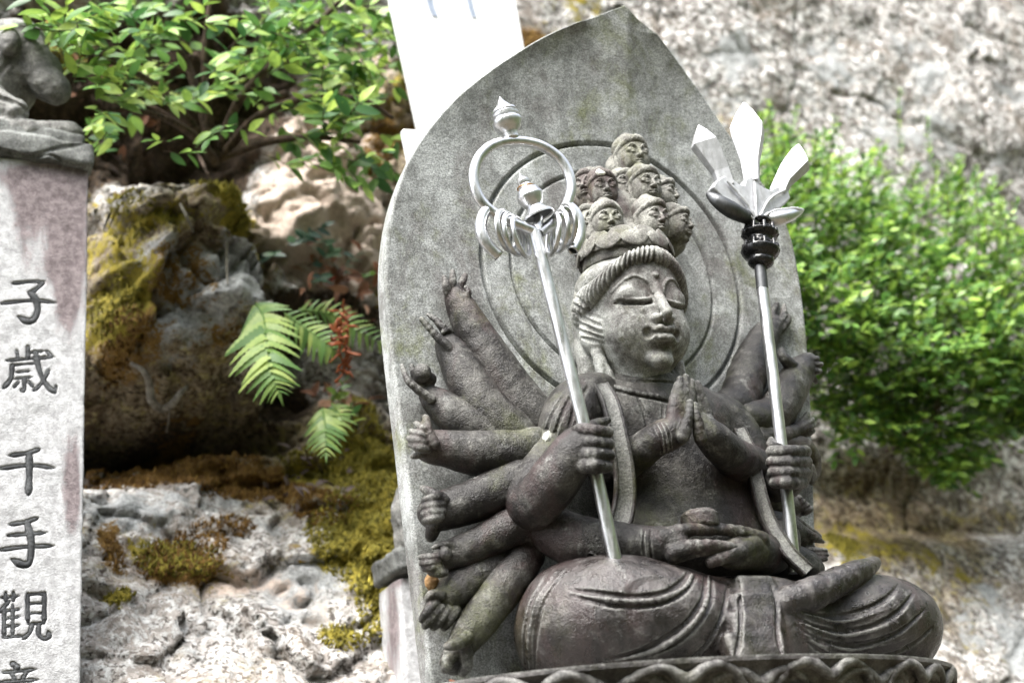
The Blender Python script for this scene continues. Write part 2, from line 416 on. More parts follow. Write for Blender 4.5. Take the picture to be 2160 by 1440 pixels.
    for px in ([(1207, 640), (1232, 656), (1268, 672)], [(1208, 658), (1236, 674), (1268, 688)], [(1210, 676), (1240, 691), (1270, 702)], [(1216, 694), (1245, 706), (1272, 714)], [(1226, 712), (1250, 718), (1274, 724)],
               [(1206, 620), (1222, 636), (1246, 648)], [(1205, 600), (1214, 622), (1228, 640)]):
        f.draw(px, [.0015, .0034, .002], .002)
    f.noise(.0006, .012, 5)
    o = spart('head', f.mesh('head'), M_HEAD)
    g = Fld(.0013)                                                                # crown of petals
    g.cyl(H(0, 10, 98), .067, .018, A, .004, 0)
    for row, (zc, rad, hh, n0, ph) in enumerate(((113, 67, 18, 11, 0), (107, 71, 14, 11, .5))):
        for i in range(n0):
            ar = 2*math.pi*(i+ph)/n0; tang = A@np.array([math.cos(ar), math.sin(ar), 0]); nrm = A@np.array([math.sin(ar), -math.cos(ar), .22]); nrm /= np.linalg.norm(nrm)
            g.ell(H(rad*math.sin(ar), 10-rad*math.cos(ar), zc), np.array([21, 3.4, hh])*mm, np.stack([tang, nrm, np.cross(tang, nrm)], 1), .3*mm)
    g.ell(H(0, 22, 118), (.056, .054, .044), A, .004); g.ell(H(0, 34, 170), (.05, .045, .06), A, .01); g.ell(H(0, 50, 190), (.04, .03, .06), A, .01)
    g.noise(.0008, .015, 9)
    spart('crown', g.mesh('crown'), M_SMALL)
    return O, A
HEAD_O, HEAD_A = build_head()
# --- small heads over the crown ---------------------------------------
def build_small_heads():
    f = Fld(.0009); mm = .001
    e = lambda c, r, k=6, sub=False: f.ell(np.array(c)*mm, np.array(r)*mm, None, k*mm, sub)
    e((0, 6, 8), (30, 33, 32), 0); e((0, -4, -6), (28, 27, 32), 10); e((0, -7, -20), (21, 19, 19), 10)
    f.realize() if False else None
    for s in (-1, 1): e((s*13, -16, -12), (12, 11, 12), 8)
    e((0, -23, -32), (8, 6, 6), 6)
    for s in (-1, 1):
        e((s*12.5, -34, 6), (10, 7, 6), 3, True); e((s*13, -24.5, 2.5), (9.5, 6, 6), 2)
        f.cap(np.array([(s*4, -29.5, 5), (s*8, -31, 11), (s*14, -28.5, 13), (s*22, -21.5, 7)])*mm, 1.1*mm, 1.5*mm, n=4)
        f.cap(np.array([(s*5, -31, -2), (s*13, -31.5, -3.2), (s*21, -26.5, -1.5)])*mm, [.8*mm, 1.2*mm, .6*mm], .6*mm, True, n=4)
        f.cap(np.array([(s*5, -29.3, -.6), (s*13, -30, -1.6), (s*21, -24.5, 0)])*mm, [.7*mm, 1.2*mm, .6*mm], .8*mm, n=4)
    f.cap(np.array([(0, -28, 8), (0, -33, 0), (0, -37, -8)])*mm, [2.5*mm, 2.8*mm, 3.8*mm], 3*mm)
    for s in (-1, 1): e((s*4.5, -33, -9.5), (3.4, 4, 3), 2)
    e((0, -28, -19), (10, 6, 6), 5)
    for s in (-1, 1): f.cap(np.array([(0, -34.5, -17), (s*9, -29, -18.5)])*mm, [1.9*mm, 1*mm], 1*mm)
    e((0, -32.5, -21.5), (5.5, 3.2, 2.4), 1.5)
    f.cap(np.array([(-9, -30, -18.9), (0, -36, -19.3), (9, -30, -18.9)])*mm, 1.0*mm, .6*mm, True)
    for s in (-1, 1): f.cap(np.array([(s*30, 6, 6), (s*31, 4, -14), (s*28, 2, -30)])*mm, [4*mm, 4*mm, 4.5*mm], 2*mm)
    e((0, 10, 22), (32, 32, 24), 3); e((0, 14, 40), (14, 14, 13), 5)
    n = 40
    for i in range(n):                                                            # ribbed hair edge
        ar = R(-105+210*i/(n-1)); tang = np.array([math.cos(ar), math.sin(ar), 0]); nrm = np.array([math.sin(ar), -math.cos(ar), 0])
        f.ell(np.array((29.5*math.sin(ar), 4-29*math.cos(ar), 27-15*math.sin(ar)**2-12*max(0, abs(ar)-1.2)))*mm, np.array([1.9, 4.6, 7.0])*mm, np.stack([tang, nrm, np.cross(tang, nrm)], 1), .5*mm)
    e((0, 18, -26), (24, 26, 34), 8)
    f.noise(.0005, .006, 3)
    me = f.mesh('small_head'); core = Fld(.0014)
    # (u, v) of the face centre, Y, scale, yaw, pitch
    for u, v, Y, sc, yaw, pit in ((1333, 334, -.075, 1.0, -4, 4), (1271, 402, -.10, .88, -14, 8), (1360, 396, -.11, .93, 0, 6), (1396, 414, -.085, .84, 34, 6), (1243, 398, -.075, .86, -50, 0), (1316, 400, -.075, .9, -8, 0),
                                  (1281, 470, -.12, .9, -16, 8), (1374, 466, -.13, .95, 4, 8), (1424, 476, -.10, .88, 34, 8), (1248, 474, -.085, .88, -54, 0), (1328, 468, -.09, .95, -6, 4)):
        o = spart('small_head', me, M_SMALL)
        m = Matrix.Translation(Vector(P(u, v, Y))) @ Matrix(axes(yaw, pit, 0).tolist()).to_4x4() @ Matrix.Diagonal((sc*.86, sc*.9, sc*.95, 1))
        o.matrix_basis = m; core.ell(P(u, v, Y)+np.array([0, .026, -.012]), (.033*sc, .03, .036*sc), None, .018)
    core.noise(.0016, .012, 6); spart('crown_core', core.mesh('crown_core'), M_SMALL)
build_small_heads()
# --- torso -------------------------------------------------------------
def limb(f, pts, k=.006, n=3):
    """pts: (u, v, Y, radius px)"""
    q = PP([p[:3] for p in pts]); f.cap(q, [p[3]*S for p in pts], k, n=n); return f
def build_torso():
    f = Fld(.0017)
    f.ell(P(1375, 925, -.055), (.125, .085, .105), None, 0)
    f.ell(P(1445, 1060, -.055), (.125, .085, .10), None, .03)
    f.ell(P(1470, 1150, -.06), (.15, .09, .07), None, .03)
    limb(f, [(1352, 770, -.085, 66), (1358, 850, -.08, 76)], .02, 0)
    limb(f, [(1250, 868, -.065, 66), (1360, 880, -.075, 70), (1500, 895, -.065, 66)], .025)
    limb(f, [(1215, 868, -.06, 66), (1190, 930, -.075, 62)], .02, 0)               # covered shoulder
    limb(f, [(1520, 890, -.06, 60), (1560, 950, -.07, 52), (1590, 1020, -.075, 46)], .02)
    f.draw([(1262, 790), (1330, 802), (1420, 806)], .0022, .002); f.draw([(1270, 770), (1330, 780), (1420, 785)], .002, .002)
    # neckline and shawl edges
    f.draw([(1270, 812), (1330, 830), (1390, 842), (1420, 850)], .0025, .0015)
    f.draw([(1270, 812), (1330, 825), (1400, 838)], .004, .003, sub=False, off=.001)
    for px in ([(1345, 838), (1362, 880), (1368, 930)], [(1400, 850), (1396, 890)], [(1530, 905), (1560, 940), (1580, 990)]): f.draw(px, [.0008, .0018]+[.0008]*(len(px)-2), .003)
    f.noise(.0008, .02, 11)
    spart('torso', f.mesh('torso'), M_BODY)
    # shawl over the shoulder with its hem
    g = Fld(.0015)
    limb(g, [(1262, 835, -.085, 50), (1222, 862, -.085, 62), (1196, 905, -.095, 60)], .012)
    for t in ((1150, 945), (1165, 958)): pass
    g.box(P(1190, 985, -.09), (.16, .16, .032), axes(0, 0, -14), .002, .002, True)
    for a, b in (((1215, 815), (1165, 935)), ((1240, 815), (1200, 900)), ((1190, 830), (1148, 925))):
        g.draw([a, ((a[0]+b[0])/2-6, (a[1]+b[1])/2), b], [.001, .002, .001], .004)
    g.noise(.0007, .02, 12)
    spart('shawl', g.mesh('shawl'), M_BODY)
build_torso()
def ribbon(name, pts, width, thick, mat, n=6, edge=.0016):
    """cloth band: pts (u, v, Y), facing the viewer side, with a raised border"""
    q = cm(pts, n); C = np.array([P(*a) for a in q]); T = np.gradient(C, axis=0); T /= np.linalg.norm(T, axis=1)[:, None]
    prof = [(-1, .8), (-1, 0), (-.93, -.8), (-.8, -1), (-.66, -.9), (-.58, -.55), (.58, -.55), (.66, -.9), (.8, -1), (.93, -.8), (1, 0), (1, .8)]
    V = []
    w = np.interp(np.linspace(0, 1, len(C)), np.linspace(0, 1, len(np.atleast_1d(width))), np.atleast_1d(width))
    for c, t, ww in zip(C, T, w):
        nrm = np.array([-.25, -1, .15]); nrm -= t*(nrm@t); nrm /= np.linalg.norm(nrm); b = np.cross(t, nrm)
        for a, h in prof: V.append(c+b*a*ww/2-nrm*h*thick)
    m = len(prof); n0 = len(C); Fc = []
    for i in range(n0-1):
        for j in range(m):
            k = (j+1) % m; Fc.append((i*m+j, i*m+k, (i+1)*m+k, (i+1)*m+j))
    V = np.array(V); Fc = np.array(Fc)
    return spart(name, mesh(name, V, Fc[:, ::-1]), mat)
ribbon('sash', [(1268, 812, -.125), (1288, 850, -.15), (1305, 920, -.16), (1318, 1000, -.155), (1316, 1070, -.145), (1296, 1130, -.15), (1270, 1185, -.17)], [.024, .028, .03, .034, .044], .005, M_BODY)
ribbon('sash', [(1560, 905, -.125), (1585, 960, -.14), (1597, 1020, -.15), (1620, 1095, -.16), (1660, 1160, -.18), (1705, 1205, -.19)], [.02, .022, .024, .022], .006, M_BODY)
# --- side arms ---------------------------------------------------------
def arm(pts, fingers=(), lumps=(), cuts=(), h=.0014, k=.008, mat=None, seed=0, name='arm', nz=.0009):
    f = Fld(h); limb(f, [p[:3]+(p[3]*(1.02 if nz == .0009 and seed < 40 else 1),) for p in pts], k)
    for c in lumps: f.ell(P(c[0], c[1], c[2]), np.array(c[3:6] if len(c) > 4 else [c[3]]*3)*S, None, .004)
    for fg in fingers: f.cap(PP([p[:3] for p in fg]), [p[3]*S for p in fg], .0022, n=3)
    for c in cuts: f.draw(c[0], c[1], .0015)
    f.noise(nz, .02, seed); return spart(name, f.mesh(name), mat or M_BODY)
def fan(a, b, r0, r1, Y0, Y1, bend=0):
    """fingers from knuckle line a (list of px) to tips b"""
    out = []
    for (x0, y0), (x1, y1) in zip(a, b):
        out.append([(x0, y0, Y0, r0), ((x0+x1)/2, (y0+y1)/2, (Y0+Y1)/2-bend, r0*.98), (x1, y1, Y1, r1)])
    return out
arm([(958, 618, -.012, 22), (985, 672, -.02, 34), (1040, 770, -.03, 46), (1095, 850, -.04, 50), (1135, 890, -.05, 46)],
    fan([(945, 620), (955, 612), (968, 612)], [(938, 585), (955, 572), (982, 580)], 9, 6, -.018, -.02, .004)+[[(978, 640, -.03, 9), (988, 618, -.035, 7), (982, 606, -.035, 5)]], seed=21)
arm([(938, 722, -.022, 20), (955, 745, -.028, 30), (985, 800, -.038, 42), (1035, 875, -.05, 47), (1090, 920, -.06, 44)],
    [[(948, 735, -.045, 10), (915, 702, -.042, 8), (889, 673, -.035, 6)], [(940, 705, -.03, 8), (925, 680, -.03, 7), (903, 664, -.02, 5)], [(948, 708, -.03, 8), (935, 690, -.036, 7), (922, 682, -.03, 5)], [(955, 715, -.03, 8), (948, 697, -.036, 6), (935, 700, -.038, 5)]], seed=22)
arm([(903, 832, -.025, 20), (925, 850, -.03, 27), (965, 880, -.04, 37), (1030, 915, -.05, 40)],
    [[(910, 842, -.045, 10), (870, 812, -.045, 9), (856, 793, -.04, 7), (848, 770, -.035, 5)], [(900, 830, -.03, 8), (876, 802, -.03, 7), (868, 772, -.03, 5)]], [(890, 787, -.04, 20), (905, 800, -.03, 16)], seed=23)
arm([(903, 942, -.05, 28), (935, 945, -.055, 33), (1020, 957, -.065, 45), (1080, 955, -.07, 45), (1140, 940, -.075, 40)],
    [[(915, 935, -.075, 13), (902, 905, -.075, 10), (898, 882, -.07, 8)]]+fan([(905, 912), (902, 924), (901, 936), (903, 948)], [(878, 893), (868, 909), (863, 924), (866, 938)], 9, 6.5, -.07, -.06, .01)+[[(905, 950, -.06, 10), (885, 958, -.055, 8), (870, 962, -.05, 6)]], seed=24)
arm([(912, 1080, -.05, 30), (940, 1076, -.06, 36), (1010, 1052, -.07, 41), (1095, 1020, -.08, 46), (1140, 1010, -.08, 40)],
    fan([(932, 1046), (933, 1062), (932, 1076), (928, 1090)], [(895, 1056), (893, 1070), (893, 1084), (896, 1098)], 9.5, 7, -.085, -.078, .008)+[[(935, 1052, -.085, 12), (912, 1040, -.08, 9), (892, 1030, -.065, 7)], [(918, 1105, -.06, 16), (910, 1130, -.045, 13)]], seed=25)
arm([(935, 1178, -.055, 22), (960, 1168, -.065, 29), (1030, 1138, -.075, 33), (1095, 1105, -.085, 38), (1140, 1090, -.085, 35)],
    fan([(925, 1175), (926, 1186), (930, 1197), (938, 1206)], [(887, 1174), (889, 1187), (896, 1199), (908, 1209)], 8.5, 6, -.075, -.065, .006)+[[(960, 1152, -.08, 9), (935, 1148, -.08, 7), (914, 1155, -.078, 5)]], [(938, 1168, -.082, 14)], seed=26)
arm([(940, 1262, -.05, 32), (975, 1235, -.055, 36), (1040, 1195, -.06, 34), (1090, 1170, -.06, 30)],
    fan([(918, 1272), (930, 1282), (946, 1288), (962, 1288)], [(889, 1306), (896, 1320), (914, 1323), (937, 1322)], 11, 7, -.066, -.06, .004)+[[(930, 1255, -.07, 11), (912, 1252, -.07, 9), (902, 1262, -.066, 7)]], [(935, 1268, -.05, 34, 20, 34)], seed=27)
arm([(1110, 1170, -.07, 38), (1060, 1240, -.075, 38), (1010, 1310, -.07, 34), (978, 1352, -.065, 28), (958, 1395, -.055, 26)],
    fan([(965, 1370), (955, 1385), (948, 1395)], [(940, 1382), (934, 1398), (938, 1412)], 11, 8, -.075, -.07, .004)+[[(985, 1345, -.095, 14), (960, 1358, -.1, 11), (944, 1362, -.095, 8)], [(980, 1368, -.085, 14), (985, 1400, -.08, 11), (975, 1418, -.075, 8)]], seed=28)
# the other side
arm([(1530, 868, -.06, 46), (1555, 850, -.05, 44), (1585, 770, -.03, 44), (1610, 715, -.02, 34), (1632, 685, -.012, 24)],
    [[(1636, 690, -.02, 12), (1652, 668, -.02, 9), (1654, 645, -.015, 6)], [(1628, 675, -.015, 10), (1632, 655, -.015, 8), (1640, 640, -.01, 6)], [(1645, 695, -.02, 12), (1660, 680, -.02, 9), (1662, 668, -.02, 7)]], seed=31)
arm([(1570, 890, -.07, 44), (1625, 880, -.06, 44), (1665, 822, -.05, 40), (1690, 780, -.045, 30), (1705, 762, -.045, 22)],
    [[(1668, 770, -.06, 16), (1652, 752, -.06, 12), (1648, 738, -.05, 8)]]+fan([(1706, 762), (1708, 772), (1708, 782)], [(1724, 756), (1732, 768), (1730, 782)], 9, 7, -.055, -.06)+[[(1705, 790, -.05, 9), (1716, 798, -.05, 6), (1722, 806, -.045, 4)]], [(1703, 770, -.05, 18)], seed=32)
arm([(1600, 925, -.08, 28), (1650, 918, -.07, 22), (1680, 908, -.06, 16)],
    [[(1680, 905, -.06, 10), (1697, 885, -.06, 8), (1704, 872, -.055, 5)], [(1684, 905, -.065, 9), (1705, 893, -.065, 7), (1715, 884, -.06, 5)], [(1686, 910, -.065, 9), (1706, 902, -.065, 7), (1718, 896, -.06, 5)], [(1686, 916, -.06, 9), (1704, 914, -.06, 7), (1716, 908, -.055, 5)], [(1675, 895, -.06, 8), (1680, 875, -.055, 6), (1686, 862, -.05, 4)]], seed=33)
arm([(1640, 940, -.06, 30), (1690, 945, -.055, 26), (1715, 970, -.05, 18), (1722, 1000, -.05, 9)],
    [[(1710, 985, -.06, 10), (1716, 1005, -.06, 8), (1712, 1018, -.055, 6)], [(1702, 990, -.06, 9), (1704, 1010, -.06, 7), (1700, 1022, -.055, 5)]], seed=34)
arm([(1600, 1050, -.08, 34), (1650, 1062, -.07, 28), (1680, 1075, -.06, 18)],
    fan([(1674, 1060), (1680, 1068), (1687, 1074), (1694, 1080)], [(1685, 1050), (1693, 1058), (1701, 1065), (1709, 1073)], 8, 7.5, -.07, -.075), seed=35)
arm([(1610, 1110, -.09, 38), (1660, 1120, -.08, 32), (1695, 1135, -.07, 22)],
    [[(1690, 1120, -.085, 14), (1715, 1132, -.085, 11), (1736, 1142, -.08, 6)], [(1672, 1095, -.075, 12), (1700, 1112, -.07, 9), (1730, 1130, -.07, 5)]]+fan([(1700, 1160), (1702, 1170), (1704, 1180)], [(1742, 1160), (1745, 1169), (1742, 1178)], 7, 6, -.08, -.085), [(1705, 1165, -.07, 22)], seed=36)
arm([(1620, 1170, -.1, 40), (1690, 1190, -.09, 34), (1720, 1200, -.08, 20)], seed=37)
# --- arms that hold the staffs ----------------------------------------
arm([(1185, 925, -.075, 58), (1150, 1000, -.09, 54), (1125, 1045, -.105, 50), (1128, 1065, -.125, 44), (1165, 1020, -.165, 44), (1195, 975, -.185, 40), (1222, 948, -.195, 42)],
    fan([(1222, 906), (1222, 932), (1224, 957), (1226, 982)], [(1281, 912), (1284, 936), (1285, 960), (1281, 984)], 14, 12.5, -.212, -.222, .012)+[[(1232, 905, -.2, 13), (1262, 893, -.195, 11), (1281, 886, -.19, 8)]],
    [(1232, 945, -.195, 50, 34, 50)], h=.0013, k=.012, seed=41)
arm([(1575, 960, -.08, 40), (1610, 1010, -.11, 38), (1645, 1020, -.14, 34), (1672, 1000, -.165, 32)],
    fan([(1698, 952), (1700, 975), (1698, 997), (1692, 1018)], [(1628, 952), (1628, 975), (1630, 997), (1634, 1017)], 13.5, 12.5, -.188, -.19, .018)+[[(1650, 950, -.175, 13), (1628, 940, -.175, 11), (1626, 926, -.17, 7)]],
    [(1676, 985, -.165, 42, 30, 44)], h=.0013, k=.01, seed=42)
def bracelet(pts, r, px=None, k=.001): pass
# --- praying hands -----------------------------------------------------
arm([(1285, 1000, -.08, 36), (1335, 962, -.13, 36), (1385, 927, -.175, 31), (1415, 915, -.19, 30)],
    fan([(1418, 905), (1426, 900), (1436, 895), (1448, 890)], [(1428, 812), (1434, 800), (1446, 796), (1457, 806)], 15, 8.5, -.198, -.196)+[[(1440, 920, -.212, 14), (1452, 880, -.218, 11), (1455, 850, -.215, 8)]],
    [(1430, 905, -.197, 30, 22, 34)], h=.0013, seed=43, cuts=[([(1383, 898), (1394, 922), (1396, 955)], .0014), ([(1392, 894), (1402, 918), (1405, 952)], .0012), ([(1400, 892), (1411, 914), (1414, 948)], .0014)])
arm([(1600, 985, -.10, 40), (1565, 975, -.135, 42), (1525, 945, -.175, 36), (1495, 915, -.19, 32)],
    fan([(1482, 905), (1487, 900), (1492, 900), (1496, 905)], [(1464, 812), (1470, 810), (1474, 818), (1478, 832)], 15, 8, -.185, -.195)+[[(1478, 925, -.212, 14), (1470, 885, -.218, 11), (1465, 855, -.215, 8)]],
    [(1488, 905, -.192, 28, 22, 36)], h=.0013, seed=44)
# --- hands resting on the lap with a round jewel -----------------------
arm([(1150, 1110, -.10, 44), (1215, 1140, -.13, 50), (1320, 1150, -.165, 42), (1380, 1150, -.185, 34), (1420, 1150, -.195, 34)],
    [[(1400, 1135, -.205, 20), (1450, 1118, -.21, 14), (1520, 1116, -.205, 11), (1560, 1124, -.2, 9)],
     [(1420, 1165, -.215, 17), (1470, 1150, -.228, 12), (1530, 1152, -.225, 10), (1552, 1158, -.22, 8)], [(1420, 1172, -.205, 16), (1470, 1162, -.22, 11), (1530, 1166, -.22, 9)]],
    [(1415, 1150, -.195, 40, 40, 30)], h=.0014, seed=45, cuts=[([(1358, 1118), (1356, 1150), (1362, 1185)], .0014), ([(1372, 1116), (1371, 1150), (1376, 1186)], .0012)])
arm([(1640, 1140, -.11, 50), (1620, 1165, -.14, 44), (1580, 1165, -.18, 36), (1540, 1170, -.205, 28)],
    [[(1600, 1140, -.19, 22), (1560, 1122, -.2, 14), (1500, 1112, -.2, 10), (1460, 1112, -.195, 8)], [(1590, 1150, -.2, 20), (1545, 1168, -.222, 14), (1500, 1185, -.222, 11)]], [(1585, 1160, -.175, 40, 36, 36)], h=.0014, seed=46)
def build_jewel():
    f = Fld(.001); c = P(1476, 1098, -.195)
    f.cyl(c, .026, .011, None, .005, 0); f.cyl(c+np.array([0, 0, .010]), .021, .003, None, .001, .001); f.noise(.0005, .008, 4)
    spart('jewel', f.mesh('jewel'), M_BODY)
build_jewel()
# --- crossed legs under the robe ---------------------------------------
def build_lap():
    f = Fld(.0017)
    f.ell(P(1262, 1318, -.12), (.11, .115, .09), None, 0)
    f.ell(P(1380, 1318, -.15), (.14, .10, .082), axes(12, 0, 6), .03)
    f.ell(P(1208, 1332, -.10), (.066, .10, .086), None, .02)
    f.ell(P(1575, 1320, -.14), (.13, .095, .068), None, .03)
    f.ell(P(1780, 1325, -.12), (.12, .115, .078), None, .02)
    f.ell(P(1852, 1330, -.11), (.083, .105, .075), None, .02)
    f.box(P(1540, 1405, -.08), (.27, .10, .03), None, .02, .02)
    # centre fall of cloth
    f.ell(P(1590, 1370, -.15), (.13, .09, .06), None, .02)
    for q, hw in (((1594, 1262, -.212), .03), ((1592, 1300, -.225), .033), ((1590, 1340, -.235), .036), ((1590, 1385, -.242), .042)): f.box(P(*q), (hw, .016, .03), axes(0, -14, 0), .008, .008)
    # foot / shin turned up on the thigh
    f.cap(PP([(1655, 1272, -.225), (1720, 1248, -.225), (1790, 1215, -.215), (1832, 1195, -.205), (1846, 1186, -.2)]), [30*S, 33*S, 27*S, 18*S, 12*S], .003, n=3)
    f.realize()
    G = lambda px, r, k=.003, off=0., sub=True: f.draw(px, r, k, off, sub)
    # drapery: grooves with raised lips
    for px, r in (([(1200, 1242), (1260, 1250), (1330, 1258), (1400, 1250), (1440, 1225), (1452, 1205)], .0034), ([(1225, 1262), (1300, 1278), (1380, 1276), (1440, 1250), (1468, 1215)], .0028),
                  ([(1280, 1390), (1360, 1368), (1440, 1320), (1480, 1268), (1488, 1215)], .0034), ([(1330, 1392), (1410, 1365), (1470, 1318), (1502, 1262), (1500, 1218)], .0026),
                  ([(1150, 1215), (1120, 1270), (1105, 1340), (1108, 1410)], .0030), ([(1195, 1200), (1150, 1262), (1130, 1330), (1128, 1412)], .0034), ([(1440, 1398), (1490, 1360), (1525, 1290), (1535, 1222)], .003),
                  ([(1545, 1400), (1560, 1350), (1562, 1280), (1556, 1225)], .0028), ([(1655, 1400), (1640, 1340), (1640, 1280), (1628, 1235)], .0028),
                  ([(1690, 1285), (1740, 1298), (1810, 1290), (1870, 1262), (1895, 1232)], .003), ([(1680, 1300), (1740, 1328), (1820, 1325), (1890, 1295), (1925, 1252)], .0032),
                  ([(1680, 1318), (1740, 1355), (1820, 1358), (1900, 1330), (1950, 1285)], .0032), ([(1700, 1350), (1760, 1385), (1840, 1388), (1920, 1362), (1968, 1320)], .003), ([(1740, 1396), (1800, 1408), (1880, 1402), (1945, 1385)], .0028)):
        f.draw(px, [r*.4]+[r*1.15]*(len(px)-2)+[r*.5], .0018)
    for px, r in (([(1205, 1250), (1300, 1266), (1390, 1264), (1445, 1238), (1460, 1210)], .0024), ([(1300, 1392), (1385, 1370), (1455, 1322), (1492, 1266), (1494, 1216)], .0026),
                  ([(1172, 1205), (1134, 1266), (1117, 1335), (1117, 1410)], .003), ([(1690, 1292), (1780, 1312), (1880, 1280)], .0022), ([(1690, 1312), (1780, 1342), (1895, 1312)], .0024), ([(1700, 1338), (1790, 1372), (1910, 1346)], .0024)):
        f.draw(px, [r*.5]+[r]*(len(px)-2)+[r*.5], .0025, -.0012, False)
    f.noise(.0009, .025, 13)
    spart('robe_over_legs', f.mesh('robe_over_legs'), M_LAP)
build_lap()

def lichen(spots):
    for u, v, Y, r, t in spots:
        f = Fld(.0008); c = P(u, v, Y)
        for i in range(4): f.ell(c+np.array([random.Random(i).uniform(-.3, .3)*r, 0, random.Random(i+9).uniform(-.5, .5)*r*t]), (r*.7, .0022, r*.6*t), axes(-30, -14, 20), .002)
        f.noise(.001, .004, 3); spart('lichen_spot', f.mesh('lichen_spot'), M_LICHEN)
_t = NT('white_lichen'); M_LICHEN = _t.color(_t.mix(_t.ramp(_t.noise(300, 3), .4, .6), (.55, .57, .5), (.8, .8, .74)), .9, .2)
# ------------------------------------------------------------------ lotus pedestal
def build_lotus():
    cx, cy, zr = .062, -.10, P(1500, 1396, -.33)[2]+.005
    ped = empty('lotus_pedestal', (cx, cy, 0)); tag(ped, 'dark stone lotus pedestal with scalloped petals under the seated figure', 'pedestal')
    inv = Matrix.Translation(-Vector((cx, cy, 0)))
    rx, ry = .428, .235
    def loft(prof, name, n=96):
        V = []; 
        for s, z in prof:
            for i in range(n):
                a = 2*math.pi*i/n; V.append((cx+rx*s*math.cos(a), cy+ry*s*math.sin(a), z))
        m = len(prof); Fc = [(i*n+j, i*n+(j+1) % n, (i+1)*n+(j+1) % n, (i+1)*n+j) for i in range(m-1) for j in range(n)]
        Fc = [tuple(reversed(f)) for f in Fc]+[tuple(range(n))[::-1] if prof[0][1] < prof[-1][1] else tuple(range(n)), tuple((m-1)*n+j for j in range(n))]
        me = mesh(name, V, Fc); me.set_sharp_from_angle(angle=R(40)); o = obj(name, me, M_LOTUS, ped); o.matrix_parent_inverse = inv; return o
    loft([(1.0, zr+.002), (1.0, zr-.004), (.985, zr-.008), (.94, zr-.02), (.62, zr-.20), (.6, zr-.26), (.86, zr-.30), (.9, zr-.38), (.9, zr-.42)][::-1], 'receptacle')
    loft([(1.02, .9), (1.02, zr-.42)], 'plinth') if False else None
    N = 13; arch = [(-.075, -.12), (-.08, -.06), (-.068, -.02), (-.045, -.003), (-.022, -.004), (0, -.016), (.022, -.004), (.045, -.003), (.068, -.02), (.08, -.06), (.075, -.12)]
    for row, (zt_, tilt, ph, out, sz) in enumerate(((zr-.007, 20, .15, .995, 1.05), (zr-.016, 30, .65, .965, .98))):
        for i in range(N):
            a = 2*math.pi*(i+ph)/N
            if math.sin(a) > .55: continue
            nx, ny = math.cos(a)/rx, math.sin(a)/ry; l = math.hypot(nx, ny); nx, ny = nx/l, ny/l
            c = np.array([cx+rx*out*math.cos(a), cy+ry*out*math.sin(a), zt_]); tang = np.array([-ny, nx, 0.])
            upv = np.array([nx*math.sin(R(tilt)), ny*math.sin(R(tilt)), math.cos(R(tilt))]); nrm = np.cross(tang, upv); nrm = nrm if nrm@np.array([nx, ny, 0]) > 0 else -nrm
            M3 = np.stack([tang, nrm, upv], 1); f = Fld(.0021)
            for s in (-1, 1): f.ell(c+(tang*s*.034-upv*.068-nrm*.02)*sz, np.array([.046, .016, .066])*sz, M3, .006)
            f.cap([c+(tang*x+upv*y-nrm*.012*abs(x)/.08)*sz for x, y in arch], .0068*sz, .003, n=4)
            f.noise(.0013, .02, row*40+i)
            o = obj('petal', f.mesh('petal'), M_LOTUS, ped); o.matrix_parent_inverse = inv
    # square plinth below the lotus, down to the ledge
    f = Fld(.008); f.box((cx, cy+.02, (zr-.42+.95)/2), (.36, .26, (zr-.42-.95)/2), None, .01, 0); f.noise(.002, .05, 7)
    o = obj('plinth', f.mesh('plinth'), M_LOTUS, ped); o.matrix_parent_inverse = inv
    return zr
LOTUS_Z = build_lotus()
# ------------------------------------------------------------------ staffs
def metal(name, col, rough, metallic=1., var=.12, spec=.5):
    t = NT(name); n = t.noise(45, 5, .7); st = t.noise(30, 3, .6, 0, t.scaled((6, 6, .6)))
    c = t.mix(t.ramp(n, .35, .7), tuple(x*.74 for x in col), col); c = t.mix(t.ramp(t.noise(26, 4, .7, .3, t.scaled((2.5, 2.5, .5))), .54, .66, 0, .4), c, tuple(x*f for x, f in zip(col, (.5, .49, .46)))); c = t.mix(t.ramp(t.noise(140, 3, .7), .66, .74, 0, .5), c, tuple(x*.45 for x in col))
    t.b.inputs['Metallic'].default_value = metallic
    t.bump([(n, .12), (st, .2), (t.noise(220, 2), .1)], .001)
    return t.color(c, t.ramp(st, .3, .7, rough-var*.5, rough+var), spec)
M_ALU = metal('brushed_aluminium', (.76, .77, .79), .33)
M_SATIN = metal('satin_aluminium', (.60, .61, .63), .45, .5)
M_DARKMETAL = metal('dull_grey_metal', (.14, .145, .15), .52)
M_BLACK = metal('black_gloss_paint', (.012, .012, .013), .22, 0., .1)
M_WIRE = metal('copper_wire', (.62, .36, .16), .4)
